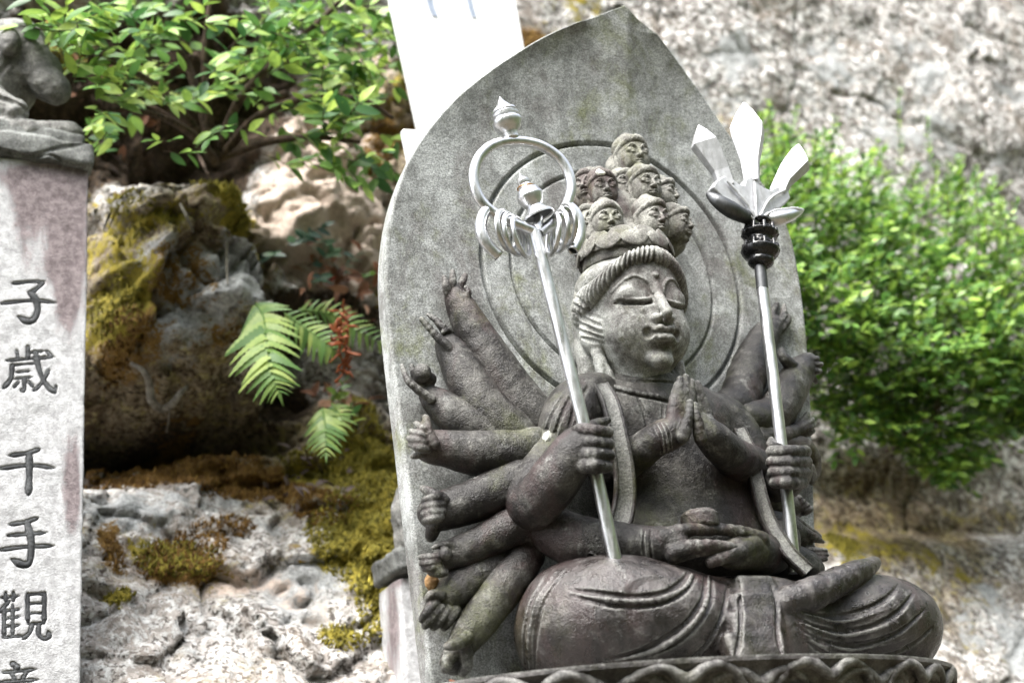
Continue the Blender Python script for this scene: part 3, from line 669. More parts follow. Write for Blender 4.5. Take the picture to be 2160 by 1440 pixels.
def tube(pts, rad, n=14, sub=6, closed=False, caps=True):
    p = np.asarray(pts, float); rad = np.broadcast_to(np.asarray(rad, float), (len(p),))
    if closed: q = np.column_stack([p, rad])
    else: q = cm(np.column_stack([p, rad]), sub) if sub else np.column_stack([p, rad])
    p, r = q[:, :3], q[:, 3]; m = len(p)
    T = (np.roll(p, -1, 0)-np.roll(p, 1, 0)) if closed else np.gradient(p, axis=0); T /= np.linalg.norm(T, axis=1)[:, None]
    nv = np.cross(T[0], [0.3, .2, 1]); nv /= np.linalg.norm(nv); V = []
    for i in range(m):
        nv = nv-T[i]*(nv@T[i]); nv /= np.linalg.norm(nv); b = np.cross(T[i], nv)
        for j in range(n):
            a = 2*math.pi*j/n; V.append(p[i]+r[i]*(nv*math.cos(a)+b*math.sin(a)))
    Fc = []
    for i in range(m if closed else m-1):
        for j in range(n):
            i2 = (i+1) % m; Fc.append((i*n+j, i*n+(j+1) % n, i2*n+(j+1) % n, i2*n+j))
    if caps and not closed: Fc += [tuple(range(n))[::-1], tuple((m-1)*n+j for j in range(n))]
    return V, Fc
def join(parts):
    V, Fc = [], []
    for v, f in parts:
        o = len(V); V += list(v); Fc += [tuple(i+o for i in x) for x in f]
    return V, Fc
def lathe(a, b, prof, n=28):
    """prof: (t along a->b, radius)"""
    a, b = np.asarray(a), np.asarray(b); ax = (b-a)/np.linalg.norm(b-a); L = np.linalg.norm(b-a)
    x = np.cross(ax, [0, 1, 0]); x /= np.linalg.norm(x); y = np.cross(ax, x); V = []
    for t, r in prof:
        for j in range(n):
            th = 2*math.pi*j/n; V.append(a+ax*t*L+r*(x*math.cos(th)+y*math.sin(th)))
    Fc = [(i*n+j, i*n+(j+1) % n, (i+1)*n+(j+1) % n, (i+1)*n+j) for i in range(len(prof)-1) for j in range(n)]
    return V, Fc
def mk(name, VF, mat, parent, inv, smooth=True, ang=40):
    me = mesh(name, VF[0], VF[1], smooth)
    if smooth: me.set_sharp_from_angle(angle=R(ang))
    o = obj(name, me, mat, parent); o.matrix_parent_inverse = inv; return o
def build_ring_staff():
    Ys = -.198; base = P(1302, 1200, -.195)
    st = empty('ring_staff', tuple(base)); tag(st, 'silver metal staff topped by a large hoop with loose rings', 'staff'); inv = Matrix.Translation(-Vector(base))
    Q = lambda u, v, dy=0.: P(u, v, Ys+dy)
    px = 1080-960
    mk('shaft', tube([P(1303, 1205, -.195), P(1245, 950, -.200), P(1128, 488, Ys)], [14*S, 13.6*S, 13*S], 18, 8), M_ALU, st, inv)
    hoop = [(1134, 492), (1118, 484), (1092, 474), (1060, 460), (1030, 440), (1008, 412), (999, 375), (1006, 340), (1026, 315), (1052, 302), (1079, 298), (1112, 300), (1146, 310), (1178, 332), (1198, 362), (1205, 395), (1198, 425), (1186, 448), (1165, 470), (1150, 482), (1138, 492)]
    mk('hoop', tube([Q(*a) for a in hoop], 11.5*S, 16, 6), M_ALU, st, inv)
    for hk in ([(1034, 436), (1020, 452), (1014, 478), (1020, 502), (1034, 522), (1054, 541)], [(1194, 428), (1210, 444), (1221, 468), (1223, 494), (1217, 514), (1208, 530)]):
        V, Fc = tube([Q(*a) for a in hk], [9*S, 12*S, 13*S, 13*S, 12.5*S, 12*S], 16, 5, caps=False)
        h = mk('hook', (V, Fc), M_ALU, st, inv); sm = h.modifiers.new('wall', 'SOLIDIFY'); sm.thickness = .0016; sm.offset = -1
    # stacked finial
    a, b = Q(1080, 292), Q(1054, 204); k = S
    mk('finial', lathe(a, b, [(-.05, 12*k), (0, 16*k), (.08, 16*k), (.13, 17*k), (.2, 24*k), (.3, 31*k), (.38, 33*k), (.42, 32*k), (.46, 27*k), (.48, 27*k), (.5, 30*k), (.55, 30.5*k), (.58, 26*k), (.6, 25.5*k), (.62, 28*k), (.66, 27*k), (.69, 23*k), (.71, 20*k), (.73, 18.5*k), (.84, 10*k), (.95, 3*k), (1, .2*k)]), M_ALU, st, inv, ang=28)
    # small stupa inside the hoop
    a, b = Q(1137, 456), Q(1096, 366)
    orn = mk('stupa_ornament', lathe(a, b, [(.34, 2*k), (.32, 12*k), (.2, 15*k), (.1, 21*k), (.02, 31*k), (-.01, 33*k), (-.01, 34*k), (.03, 34*k), (.1, 27*k), (.17, 20*k), (.22, 18*k), (.3, 24*k), (.44, 29*k), (.48, 29*k), (.52, 27*k), (.6, 24*k), (.66, 17*k), (.7, 14*k), (.74, 13*k), (.77, 14*k), (.83, 13.5*k), (.88, 10*k), (.92, 5*k), (.96, 2.6*k), (1, .3*k)]), M_ALU, st, inv, ang=28)
    mk('cup_shade_disc', lathe(a, b, [(.012, .2*k), (.012, 31*k), (.03, 31.5*k)]), M_DARKMETAL, st, inv)  # dark disc stands in for the shade inside the hollow cup
    mk('stem', tube([Q(1134, 490), Q(1136, 456)], [12*S, 9*S], 12, 0), M_ALU, st, inv)
    c = a+(b-a)*.66; ax = (b-a)/np.linalg.norm(b-a); ax = ax+np.array([.25, 0, -.1]); ax /= np.linalg.norm(ax); x = np.cross(ax, [0, 1, 0]); x /= np.linalg.norm(x); y = np.cross(ax, x)
    mk('wire_ring', tube([c+18.5*S*(x*math.cos(t)+y*math.sin(t)) for t in np.linspace(0, 2*math.pi, 33)[:-1]], 1.7*S, 8, 0, True), M_WIRE, st, inv)
    # loose rings hanging on the two lower bars
    for (u, v, ph, tl, rr) in ((1066, 462, 52, 6, 42), (1080, 468, 50, 0, 44), (1096, 474, 46, -6, 43), (1164, 472, 8, 8, 42), (1178, 463, 4, 2, 43), (1191, 450, 0, -4, 43)):
        top = Q(u, v); c = top-np.array([0, 0, (rr-15)*S])
        e1 = np.array([math.sin(R(ph)), math.cos(R(ph)), 0]); e2 = np.array([math.sin(R(tl)), 0, math.cos(R(tl))]); e1 = e1-e2*(e1@e2); e1 /= np.linalg.norm(e1)
        mk('loose_ring', tube([c+rr*S*(e1*math.cos(t)+e2*math.sin(t)) for t in np.linspace(0, 2*math.pi, 41)[:-1]], 5.6*S, 10, 0, True), M_ALU, st, inv)
build_ring_staff()
def build_trident():
    Yt = -.172; base = P(1676, 1205, -.17)
    st = empty('trident_staff', tuple(base)); tag(st, 'silver three-pronged trident staff with a glossy black collar', 'staff'); inv = Matrix.Translation(-Vector(base))
    Q = lambda u, v, dy=0.: P(u, v, Yt+dy)
    mk('shaft', tube([P(1677, 1208, -.17), P(1653, 980, -.176), P(1607, 600, Yt)], 13.2*S, 18, 8), M_ALU, st, inv)
    mk('neck', tube([Q(1608, 610), Q(1602, 545)], 13.6*S, 18, 0), M_DARKMETAL, st, inv)
    # prongs: four-sided blades, broad at the shoulder and drawn to a point
    def prong(name, tip, sh, bs, w, d, rot):
        a, s_, b = Q(*tip), Q(*sh), Q(*bs); ax = (a-b)/np.linalg.norm(a-b); side = np.cross(ax, [0, -1, 0]); side /= np.linalg.norm(side); fr = np.cross(side, ax)
        r = R(rot); e1 = side*math.cos(r)+fr*math.sin(r); e2 = -side*math.sin(r)+fr*math.cos(r); V = []
        mid = (s_+b)/2; mid = mid+(np.array([-1., 0, 0])*np.sign(b[0]-Q(1590, 400)[0])*.006 if abs(b[0]-Q(1590, 400)[0]) > .02 else 0)
        for c, ww, dd in ((b, w[0], d[0]), (mid*.75+b*.25, w[1], d[1]), (mid*.35+s_*.65, w[2]*.93, d[2]*.95), (s_, w[2], d[2]), (s_*.45+a*.55, w[2]*.52, d[2]*.6)):
            for x, y in ((-1, -1), (1, -1), (1, 1), (-1, 1)): V.append(c+e1*x*ww*S/2+e2*y*dd*S/2)
        V.append(a); n = 5
        Fc = [(i*4+j, i*4+(j+1) % 4, (i+1)*4+(j+1) % 4, (i+1)*4+j) for i in range(n-1) for j in range(4)]+[(16+j, 16+(j+1) % 4, 20) for j in range(4)]+[(3, 2, 1, 0)]
        o = mk(name, (V, Fc), M_SATIN, st, inv, False); bv = o.modifiers.new('bevel', 'BEVEL'); bv.width = .0012; bv.segments = 2; return o
    prong('prong', (1569, 214), (1576, 272), (1586, 385), (34, 42, 78), (26, 28, 38), 40)
    prong('prong', (1473, 262), (1484, 302), (1532, 395), (36, 38, 58), (24, 26, 32), 16)
    prong('prong', (1685, 302), (1682, 346), (1640, 408), (38, 38, 58), (24, 26, 34), 42)
    # web that joins the prongs, and the two swept leaves
    ol = [(1503, 394), (1512, 380), (1528, 370), (1548, 378), (1560, 388), (1570, 390), (1574, 374), (1598, 372), (1602, 388), (1614, 396), (1626, 400), (1640, 392), (1664, 402), (1668, 418), (1655, 432), (1625, 450), (1612, 470), (1590, 470), (1572, 452), (1535, 425)]
    m = len(ol); V = [P(u, v, Yt-.0085) for u, v in ol]+[P(u, v, Yt-.0085)+np.array([0, .017, 0]) for u, v in ol]
    Fc = [tuple(range(m))[::-1], tuple(range(m, 2*m))]+[(i, (i+1) % m, m+(i+1) % m, m+i) for i in range(m)]
    o = mk('web', (V, Fc), M_SATIN, st, inv, False); bv = o.modifiers.new('bevel', 'BEVEL'); bv.width = .0025; bv.segments = 3
    f = Fld(.0009); f.cap(PP([(1494, 410, Yt-.004), (1515, 425, Yt-.016), (1545, 444, Yt-.016), (1582, 462, Yt)]), [6*S, 14*S, 18*S, 14*S], .004, n=4)
    o = obj('leaf_blade', f.mesh('leaf_blade'), M_DARKMETAL, st); o.matrix_parent_inverse = inv
    f = Fld(.0009); f.cap(PP([(1693, 443, Yt+.004), (1672, 452, Yt-.008), (1645, 460, Yt-.01), (1614, 464, Yt)]), [4*S, 12*S, 16*S, 13*S], .004, n=4)
    o = obj('leaf_blade', f.mesh('leaf_blade'), M_ALU, st); o.matrix_parent_inverse = inv
    rng = random.Random(4)
    for pl in ([(1596, 458), (1594, 420), (1592, 384)], [(1594, 458), (1572, 425), (1534, 382)], [(1590, 462), (1560, 438), (1524, 415)], [(1602, 458), (1624, 420), (1657, 400)], [(1606, 460), (1630, 446), (1664, 440), (1690, 441)]):
        q = cm([P(u, v, Yt-.0125) for u, v in pl], 7); rr = np.array([3.6*S*rng.uniform(.7, 1.25) for _ in q])
        mk('weld_seam', tube(q, rr, 8, 0), M_SATIN, st, inv)
    # black double collar with open fretwork
    f = Fld(.0008); c1, c2 = Q(1603, 494), Q(1604, 530); ax = (c1-c2)/np.linalg.norm(c1-c2); x = np.cross(ax, [0, 1, 0]); x /= np.linalg.norm(x); M3 = np.stack([x, np.cross(ax, x), ax], 1)
    for c, r, hh in ((c1, 43, 15), (c2, 44, 20)): f.ell(c, np.array([r, r, hh*1.25])*S, M3, .002)
    f.cyl((c1+c2)/2, 30*S, 34*S, M3, .004, .002); f.ell(Q(1605, 552), np.array([30, 30, 16])*S, M3, .004); f.ell(Q(1601, 468), np.array([28, 28, 10])*S, M3, .003)
    f.cyl(c1+ax*4*S, 50*S, 3*S, M3, .0005, .001, True); f.cyl(c2+ax*8*S, 50*S, 3.2*S, M3, .0005, .001, True)
    for i in range(10):
        a = 2*math.pi*i/10; dv = M3[:, 0]*math.cos(a)+M3[:, 1]*math.sin(a)
        f.cap([c1+dv*40*S-ax*4*S, c1+dv*37*S+ax*14*S], 4*S, .001); f.cap([c2+dv*41*S, c2+dv*38*S+ax*17*S], 4*S, .001)
        dv = M3[:, 0]*math.cos(a+.31)+M3[:, 1]*math.sin(a+.31)
        f.box(c1+dv*38*S+ax*8*S, np.array([6, 6, 4.5])*S, M3, .0006, .001, True); f.box(c2+dv*39*S+ax*12*S, np.array([6, 6, 5])*S, M3, .0006, .001, True)
    f.noise(.0004, .006, 3)
    o = obj('collar', f.mesh('collar'), M_BLACK, st); o.matrix_parent_inverse = inv
build_trident()
# ------------------------------------------------------------------ ground, ledge and cliff
def fbm2(X, Z, scale, octv, seed, gain=.5):
    rng = np.random.RandomState(seed); out = np.zeros_like(X); a = 1.; tot = 0.
    for o in range(octv):
        g = rng.uniform(-1, 1, (256, 256)); x = X/scale*2**o+37.3*o; z = Z/scale*2**o+11.7*o
        i, j = np.floor(x).astype(int), np.floor(z).astype(int); fx, fz = x-i, z-j; fx = fx*fx*(3-2*fx); fz = fz*fz*(3-2*fz)
        G = lambda p, q: g[p % 256, q % 256]
        out += a*((G(i, j)*(1-fx)+G(i+1, j)*fx)*(1-fz)+(G(i, j+1)*(1-fx)+G(i+1, j+1)*fx)*fz); tot += a; a *= gain
    return out/tot*1.6
def facets(X, Z, cell, seed):
    """broken, angular relief: each cell is a tilted plane; also returns the distance to the cell border"""
    rng = np.random.RandomState(seed); n = 128; jx, jz, gx, gz, of = rng.rand(5, n, n); i0, j0 = np.floor(X/cell).astype(int), np.floor(Z/cell).astype(int)
    best = np.full(X.shape, 9.); sec = best.copy(); val = np.zeros(X.shape)
    for di in (-1, 0, 1):
        for dj in (-1, 0, 1):
            a, b = (i0+di) % n, (j0+dj) % n; dx = X/cell-(i0+di+jx[a, b]); dz = Z/cell-(j0+dj+jz[a, b]); d = np.hypot(dx, dz)
            v = ((gx[a, b]-.5)*dx+(gz[a, b]-.35)*dz)*1.4+(of[a, b]-.5)*.9; m = d < best
            sec = np.where(m, best, np.minimum(sec, d)); val = np.where(m, v, val); best = np.minimum(best, d)
    return val*cell, (sec-best)
def rock_mat():
    t = NT('cliff_rock')
    def at(n): a = t.new('Attribute', attribute_name=n); return a.outputs['Fac']
    big, mid, fine, xf = t.noise(3.2, 6, .65), t.noise(24, 6, .72, .3), t.noise(105, 4, .75), t.noise(330, 2, .7)
    pat = t.noise(62, 5, .72, .2); pat2 = t.noise(85, 4, .7, .3, t.scaled((1, 1, 1.2)))
    c = t.mix(t.ramp(big, .35, .65), (.33, .30, .275), (.46, .44, .42))
    c = t.mix(t.ramp(t.math('ADD', t.math('MULTIPLY', pat, .7), t.math('MULTIPLY', mid, .3)), .485, .53, 0, .95), c, (.62, .625, .615))      # pale lichen crust
    c = t.mix(t.ramp(t.math('ADD', t.math('MULTIPLY', pat2, .75), t.math('MULTIPLY', big, .25)), .525, .565, 0, .95), c, (.09, .078, .07))  # dark minerals and holes
    c = t.mix(t.ramp(fine, .6, .66, 0, .6), c, (.085, .08, .075))
    v1, v2 = t.math('MULTIPLY', t.voro(62, 'Color'), 1.), t.math('MULTIPLY', t.voro(130, 'Color'), 1.)
    c = t.mix(at('grain'), c, t.mix(t.ramp(t.math('ADD', t.math('MULTIPLY', v1, .6), t.math('MULTIPLY', v2, .4)), .34, .66), (.32, .30, .28), (1.5, 1.5, 1.5)), 'MULTIPLY')
    c = t.mix(t.ramp(t.noise(5, 5, .7), .54, .64, 0, .3), c, (.30, .22, .15))         # rusty tint
    sk = t.noise(5, 5, .7, .4, t.scaled((1.6, 1.6, .3))); c = t.mix(t.ramp(sk, .52, .66, 0, .55), c, (.17, .14, .115))
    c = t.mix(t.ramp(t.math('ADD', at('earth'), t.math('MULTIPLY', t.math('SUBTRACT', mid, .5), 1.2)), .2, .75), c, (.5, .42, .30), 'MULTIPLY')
    yl = t.math('MULTIPLY', t.ramp(t.noise(34, 5, .7, .3), .55, .6), t.ramp(at('earth'), .2, .5)); c = t.mix(yl, c, t.mix(t.ramp(fine, .4, .6), (.20, .16, .055), (.42, .37, .20)))
    wl = t.ramp(t.math('ADD', at('pale'), t.math('MULTIPLY', t.math('SUBTRACT', mid, .5), 1.6)), .35, .6)
    c = t.mix(wl, c, t.mix(t.ramp(fine, .35, .7), (.24, .245, .24), (.54, .555, .56)))
    pk = t.ramp(t.math('ADD', at('pink'), t.math('MULTIPLY', t.math('SUBTRACT', mid, .5), 1.2)), .35, .6)
    c = t.mix(pk, c, t.mix(t.ramp(fine, .4, .65), (.62, .52, .45), (.44, .35, .29)))
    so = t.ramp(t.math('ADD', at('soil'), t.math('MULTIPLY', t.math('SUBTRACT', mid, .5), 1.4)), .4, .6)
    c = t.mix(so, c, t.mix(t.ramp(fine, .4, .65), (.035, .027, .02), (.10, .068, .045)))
    nm = t.math('MULTIPLY', t.math('SUBTRACT', t.math('ADD', t.math('MULTIPLY', mid, .6), t.math('MULTIPLY', fine, .4)), .5), 2.4)
    br = t.ramp(t.math('ADD', at('brown'), nm), .42, .58)
    c = t.mix(br, c, t.mix(t.ramp(xf, .35, .65), (.10, .055, .018), (.26, .155, .04)))
    ms = t.ramp(t.math('ADD', at('moss'), nm), .42, .56)
    c = t.mix(ms, c, t.mix(t.ramp(mid, .4, .62), t.mix(t.ramp(xf, .4, .6), (.085, .08, .014), (.20, .18, .03)), (.29, .235, .035)))
    t.bump([(mid, 1.6), (fine, .9), (xf, .4)], .005)
    return t.color(c, .85, .2)
def bumps(U, V_, lst, p=2):
    o = np.zeros_like(U)
    for u, v, ru, rv, a in lst:
        o += a*np.exp(-(((U-u)/ru)**2+((V_-v)/rv)**2)**(p/2))
    return o
M_ROCK = rock_mat()
def build_cliff():
    def ax(a, b, c, d, h): return np.concatenate([np.arange(a, b, .04), np.arange(b, c, h), np.arange(c, d, .04)])
    xs = ax(-2.6, -.95, 2.45, 4.6, .0075); zs = ax(.2, 1.85, 4.2, 5.4, .0075); X, Z = np.meshgrid(xs, zs)
    Y0 = 1.12+.12*(Z-2.4)*.3
    pts = np.stack([X, Y0*0+1.0, Z], -1); w = pts-CAM; zc = np.maximum(w@FW, .3)
    U, Vp = 1080+FPX*(w@RT)/zc, 720-FPX*(w@UP)/zc
    Y = Y0+(.10*fbm2(X, Z, .9, 3, 1)+.045*fbm2(X, Z, .28, 4, 2))*(.45+.55/(1+np.exp((U-1000)/60)))
    left = 1/(1+np.exp((U-1000)/60))
    Y += bumps(U, Vp, [(300, 250, 230, 140, .10), (470, 240, 110, 120, .12)])+bumps(U, Vp, [(370, 615, 215, 235, -.26)], 5)+bumps(U, Vp, [(230, 770, 90, 70, -.06), (490, 720, 80, 60, -.05), (330, 560, 90, 120, -.05)])
    # dark hollow under the nose, crevice running up to the right of it
    Y += bumps(U, Vp, [(330, 900, 210, 36, .27), (540, 885, 120, 42, .24), (200, 900, 110, 40, .16), (620, 700, 55, 60, .22), (560, 600, 45, 60, .2), (500, 520, 60, 40, .14), (650, 790, 70, 50, .16)], 3)
    Y += bumps(U, Vp, [(700, 400, 130, 150, -.10), (760, 640, 90, 60, -.05), (740, 860, 90, 80, -.10), (780, 980, 90, 70, -.12)])
    # lower boulder leans towards the viewer
    zt = P(420, 985, 1.0)[2]; lo = np.maximum(0, zt-Z)
    Y += left*(-.10*(1-np.exp(-(lo/.05)**2))*(lo > 0)-.62*np.minimum(lo, .6))
    zr = P(1900, 1090, 1.0)[2]; lo2 = np.maximum(0, zr-Z)
    Y += (1-left)*(bumps(U, Vp, [(1870, 1000, 240, 60, .05)])-.10*(1-np.exp(-(lo2/.06)**2))*(lo2 > 0)-.5*np.minimum(lo2, .6))
    wx, wz = X+.03*fbm2(X, Z, .1, 3, 31), Z+.03*fbm2(X, Z, .1, 3, 32)
    f1, b1 = facets(wx, wz*1.25, .15, 41); f2, b2 = facets(wx, wz*1.2, .055, 42)
    low0 = 1/(1+np.exp((Vp-1000)/-30))*(1-.0*U); sm0 = (1-.6*low0)*(1-.75*bumps(U, Vp, [(700, 390, 150, 170, 1.)]))
    Y += left*sm0*(.55*f1+.38*f2+.02*np.clip(1-b1/.10, 0, 1)+.008*np.clip(1-b2/.14, 0, 1))+(1-left)*(.07*f2+.05*f1+.014*np.clip(1-facets(wx*1.0, wz*.7, .55, 44)[1]/.035, 0, 1))
    rough = .014*fbm2(X, Z, .11, 4, 5)+.014*fbm2(X, Z, .045, 3, 6)+.03*np.clip(np.abs(fbm2(X, Z, .2, 3, 15))-.25, 0, 1)
    low = 1/(1+np.exp((Vp-1000)/-30)); rough = rough+.009*fbm2(X, Z, .022, 2, 21)*left; Y += rough*(.24+.96*left)*(1-.45*low)
    bf = np.abs(fbm2(X, Z, .16, 3, 8)); Y += .03*np.clip(.16-bf, 0, 1)/.16*left                    # cracks in the left rock
    ns = fbm2(X, Z, .12, 3, 12)*.35
    A = {}
    A['moss'] = bumps(U, Vp, [(735, 1165, 125, 105, 1.1), (345, 1215, 120, 60, .75), (745, 1350, 75, 110, .85), (785, 1000, 75, 90, .9), (760, 880, 60, 70, .6), (245, 470, 60, 130, .5), (225, 690, 70, 90, .55), (455, 430, 75, 70, .9), (535, 540, 45, 60, .75), (210, 1320, 34, 30, .8),
        (330, 540, 60, 40, .4), (640, 940, 80, 40, .5), (1850, 1095, 170, 70, .28), (1760, 1170, 60, 60, .45), (1950, 1200, 90, 60, .3), (640, 1400, 40, 30, .5), (150, 60, 120, 80, .5), (850, 560, 60, 60, .4), (820, 160, 70, 110, .3), (1250, -60, 160, 130, .35), (610, 1410, 40, 40, .5)])
    A['brown'] = bumps(U, Vp, [(280, 985, 170, 40, .8), (520, 1010, 140, 60, .75), (360, 1210, 100, 55, .8), (210, 1200, 30, 60, .6), (700, 1130, 60, 60, .3), (430, 905, 180, 60, .5), (1180, 40, 110, 90, .55), (1860, 1100, 200, 80, .3), (840, 240, 60, 130, .5), (330, 1250, 90, 30, .5), (1150, 250, 200, 200, .25), (420, 1380, 60, 40, .45), (330, 620, 120, 170, .32), (240, 760, 70, 90, .5), (480, 760, 90, 50, .45), (470, 1130, 130, 50, .5), (600, 1210, 50, 50, .4), (250, 420, 70, 90, .4), (650, 1090, 60, 50, .5)])
    A['pale'] = bumps(U, Vp, [(275, 1085, 110, 70, .75), (470, 1055, 70, 55, .75), (560, 1130, 60, 40, .6), (330, 1390, 200, 90, .55), (560, 1300, 120, 110, .6), (480, 650, 120, 90, .8), (350, 730, 90, 60, .6), (300, 600, 60, 50, .5), (1800, 200, 520, 320, .12), (2050, 120, 260, 260, .25), (2080, 1360, 110, 110, .6), (1600, 60, 220, 120, .3), (2100, 900, 90, 90, .5), (640, 1240, 60, 50, .5)])
    A['pink'] = bumps(U, Vp, [(700, 340, 150, 190, 1.3), (765, 490, 90, 90, 1.1), (760, 100, 90, 100, .5), (2000, 1020, 160, 60, .4), (1760, 1010, 60, 60, .6), (600, 1330, 160, 110, .45), (300, 1300, 120, 60, .35), (480, 1240, 80, 60, .4)])
    A['grain'] = .30+.55*(1-left)
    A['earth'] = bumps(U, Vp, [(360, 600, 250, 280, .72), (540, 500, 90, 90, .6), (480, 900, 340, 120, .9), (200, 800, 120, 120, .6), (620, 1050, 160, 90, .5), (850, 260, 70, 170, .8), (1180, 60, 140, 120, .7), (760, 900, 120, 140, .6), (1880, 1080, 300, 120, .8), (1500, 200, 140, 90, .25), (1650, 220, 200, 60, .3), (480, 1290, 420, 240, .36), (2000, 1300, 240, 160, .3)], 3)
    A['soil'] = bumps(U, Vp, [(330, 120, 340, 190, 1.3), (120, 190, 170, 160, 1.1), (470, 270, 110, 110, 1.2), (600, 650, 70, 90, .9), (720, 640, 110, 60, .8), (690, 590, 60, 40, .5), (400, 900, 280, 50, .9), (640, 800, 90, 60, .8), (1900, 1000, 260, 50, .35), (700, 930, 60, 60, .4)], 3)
    cush = np.clip((np.maximum(A['moss'], A['brown']*.8)-.4)*2.2, 0, 1); Y -= .028*cush*np.clip(.55+.6*fbm2(X, Z, .05, 2, 51), 0, 1.4)*(U < 1300)
    nz, nx = X.shape; idx = np.arange(nz*nx).reshape(nz, nx)
    q = np.stack([idx[:-1, :-1], idx[:-1, 1:], idx[1:, 1:], idx[1:, :-1]], -1).reshape(-1, 4)
    V = np.stack([X, Y, Z], -1).reshape(-1, 3)
    # a top shelf so the cliff has a body behind its face
    top = V[(nz-1)*nx:].copy(); top[:, 1] += 6; top[:, 2] += 1.5
    V = np.vstack([V, top]); n0 = nz*nx
    qt = np.stack([idx[-1, :-1], idx[-1, 1:], n0+np.arange(1, nx), n0+np.arange(nx-1)], -1)
    me = mesh('cliff', V, np.vstack([q, qt]))
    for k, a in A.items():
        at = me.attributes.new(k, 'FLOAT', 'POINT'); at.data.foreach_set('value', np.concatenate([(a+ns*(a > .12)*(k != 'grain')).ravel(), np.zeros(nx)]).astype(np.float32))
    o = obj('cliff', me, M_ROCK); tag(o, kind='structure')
    return xs, zs, Y, A
CX, CZ, CY, CA = build_cliff()
def cliff_y(x, z):
    return CY[min(np.searchsorted(CZ, z), len(CZ)-1), min(np.searchsorted(CX, x), len(CX)-1)]
def on_cliff(u, v, out=0.):
    d = ray(u, v); t = 2.0
    while t < 6:
        p = CAM+d*t
        if p[1] >= cliff_y(p[0], p[2])-out: return p
        t += .006
    return CAM+d*3.2
def flat_mat(name, a, b, sc, rough=.9, bump=.004):
    t = NT(name); n = t.noise(sc, 5, .7); t.bump([(n, 1.), (t.noise(sc*7, 3), .5)], bump); return t.color(t.mix(t.ramp(n, .35, .65), a, b), rough, .2)
M_GROUND = flat_mat('forest_floor', (.035, .03, .02), (.09, .075, .05), 6)
def build_ground():
    n = 60; xs = np.sign(np.linspace(-1, 1, n))*np.abs(np.linspace(-1, 1, n))**3*600; V = []; Fc = []
    for y in xs:
        for x in xs: V.append((x, y, 0.02*math.sin(x*1.3)*math.cos(y*1.1)-.02))
    for j in range(n-1):
        for i in range(n-1): Fc.append((j*n+i, j*n+i+1, (j+1)*n+i+1, (j+1)*n+i))
    tag(obj('ground', mesh('ground', V, Fc), M_GROUND), kind='structure')
    f = Fld(.02); f.box((.6, .55, .46), (3.0, 1.05, .5), None, .03, 0); f.noise(.02, .2, 3); tag(obj('ledge', f.mesh('ledge'), M_GROUND), kind='structure')
build_ground()
def build_sky_blocker():
    # unseen wooded slope, added to block low sky light; open on the left
    n, m = 72, 14; V, Fc = [], []
    for i in range(n):
        a = R(-30+i*(235/(n-1)))                     # from straight behind the cliff end, round the right and back
        for j in range(m):
            d = 5.5+j*1.6; w = np.clip((a-R(-30))/R(25), 0, 1)*np.clip((R(205)-a)/R(40), 0, 1)
            z = w*(j/(m-1))**.8*19+.35*math.sin(i*1.7+j)+.3*math.sin(i*.6+j*2.1); V.append((.5+d*math.sin(a+R(70)), -.8+d*math.cos(a+R(70)), z-.1))
    for i in range(n-1):
        for j in range(m-1): Fc.append((i*m+j, (i+1)*m+j, (i+1)*m+j+1, i*m+j+1))
    tag(obj('sky_blocker_slope', mesh('sky_blocker_slope', V, Fc), flat_mat('sky_blocker_green', (.012, .018, .008), (.05, .065, .02), 3)), kind='structure')
build_sky_blocker()
# ------------------------------------------------------------------ stone posts with seated animals, white boards
M_POST = stone('pale_post_stone', (.22, .20, .205), (.62, .62, .63), .0, .05, .35, .35, .8, 1., .25, lo=.3, hi=.6)
def post_mat():
    t = NT('stained_post_stone'); st = t.noise(14, 5, .65, .5, t.scaled((1.6, 1.6, .35))); n = t.noise(60, 5, .75)
    a = t.new('Attribute', attribute_name='stain').outputs['Fac']
    c = t.mix(t.ramp(n, .35, .65), (.36, .36, .37), (.60, .61, .62))
    s = t.ramp(t.math('ADD', a, t.math('MULTIPLY', t.math('SUBTRACT', t.math('ADD', t.math('MULTIPLY', st, .55), t.math('MULTIPLY', n, .45)), .5), 2.2)), .22, .62)
    c = t.mix(t.math('MULTIPLY', s, .92), c, t.mix(t.ramp(n, .4, .6), (.13, .10, .105), (.25, .205, .21)))
    c = t.mix(t.ramp(t.noise(420, 3, .7), .55, .66, 0, .45), c, (.2, .18, .18))
    t.bump([(n, .8), (t.noise(300, 3, .7), .7)], .002); return t.color(c, .85, .2)
M_STAIN = post_mat(); M_INK = stone('character_ink', (.035, .037, .04), (.12, .125, .13), 0, 0, .1, .3, .9)
M_ANIMAL = stone('animal_stone', (.085, .085, .08), (.30, .30, .285), .2, .15, .3, .5, .8)
M_BASE = stone('rock_base_stone', (.06, .062, .06), (.24, .25, .24), .1, .15, .35, .5, .85)
def stain_attr(me, spots):
    co = np.empty(len(me.vertices)*3, np.float32); me.vertices.foreach_get('co', co); co = co.reshape(-1, 3); w = co-CAM; z = w@FW
    U, Vv = 1080+FPX*(w@RT)/z, 720-FPX*(w@UP)/z
    at = me.attributes.new('stain', 'FLOAT', 'POINT'); at.data.foreach_set('value', bumps(U, Vv, spots).astype(np.float32))
zk = lambda l: [(x*.625, 540+y*.625) for x, y in l]
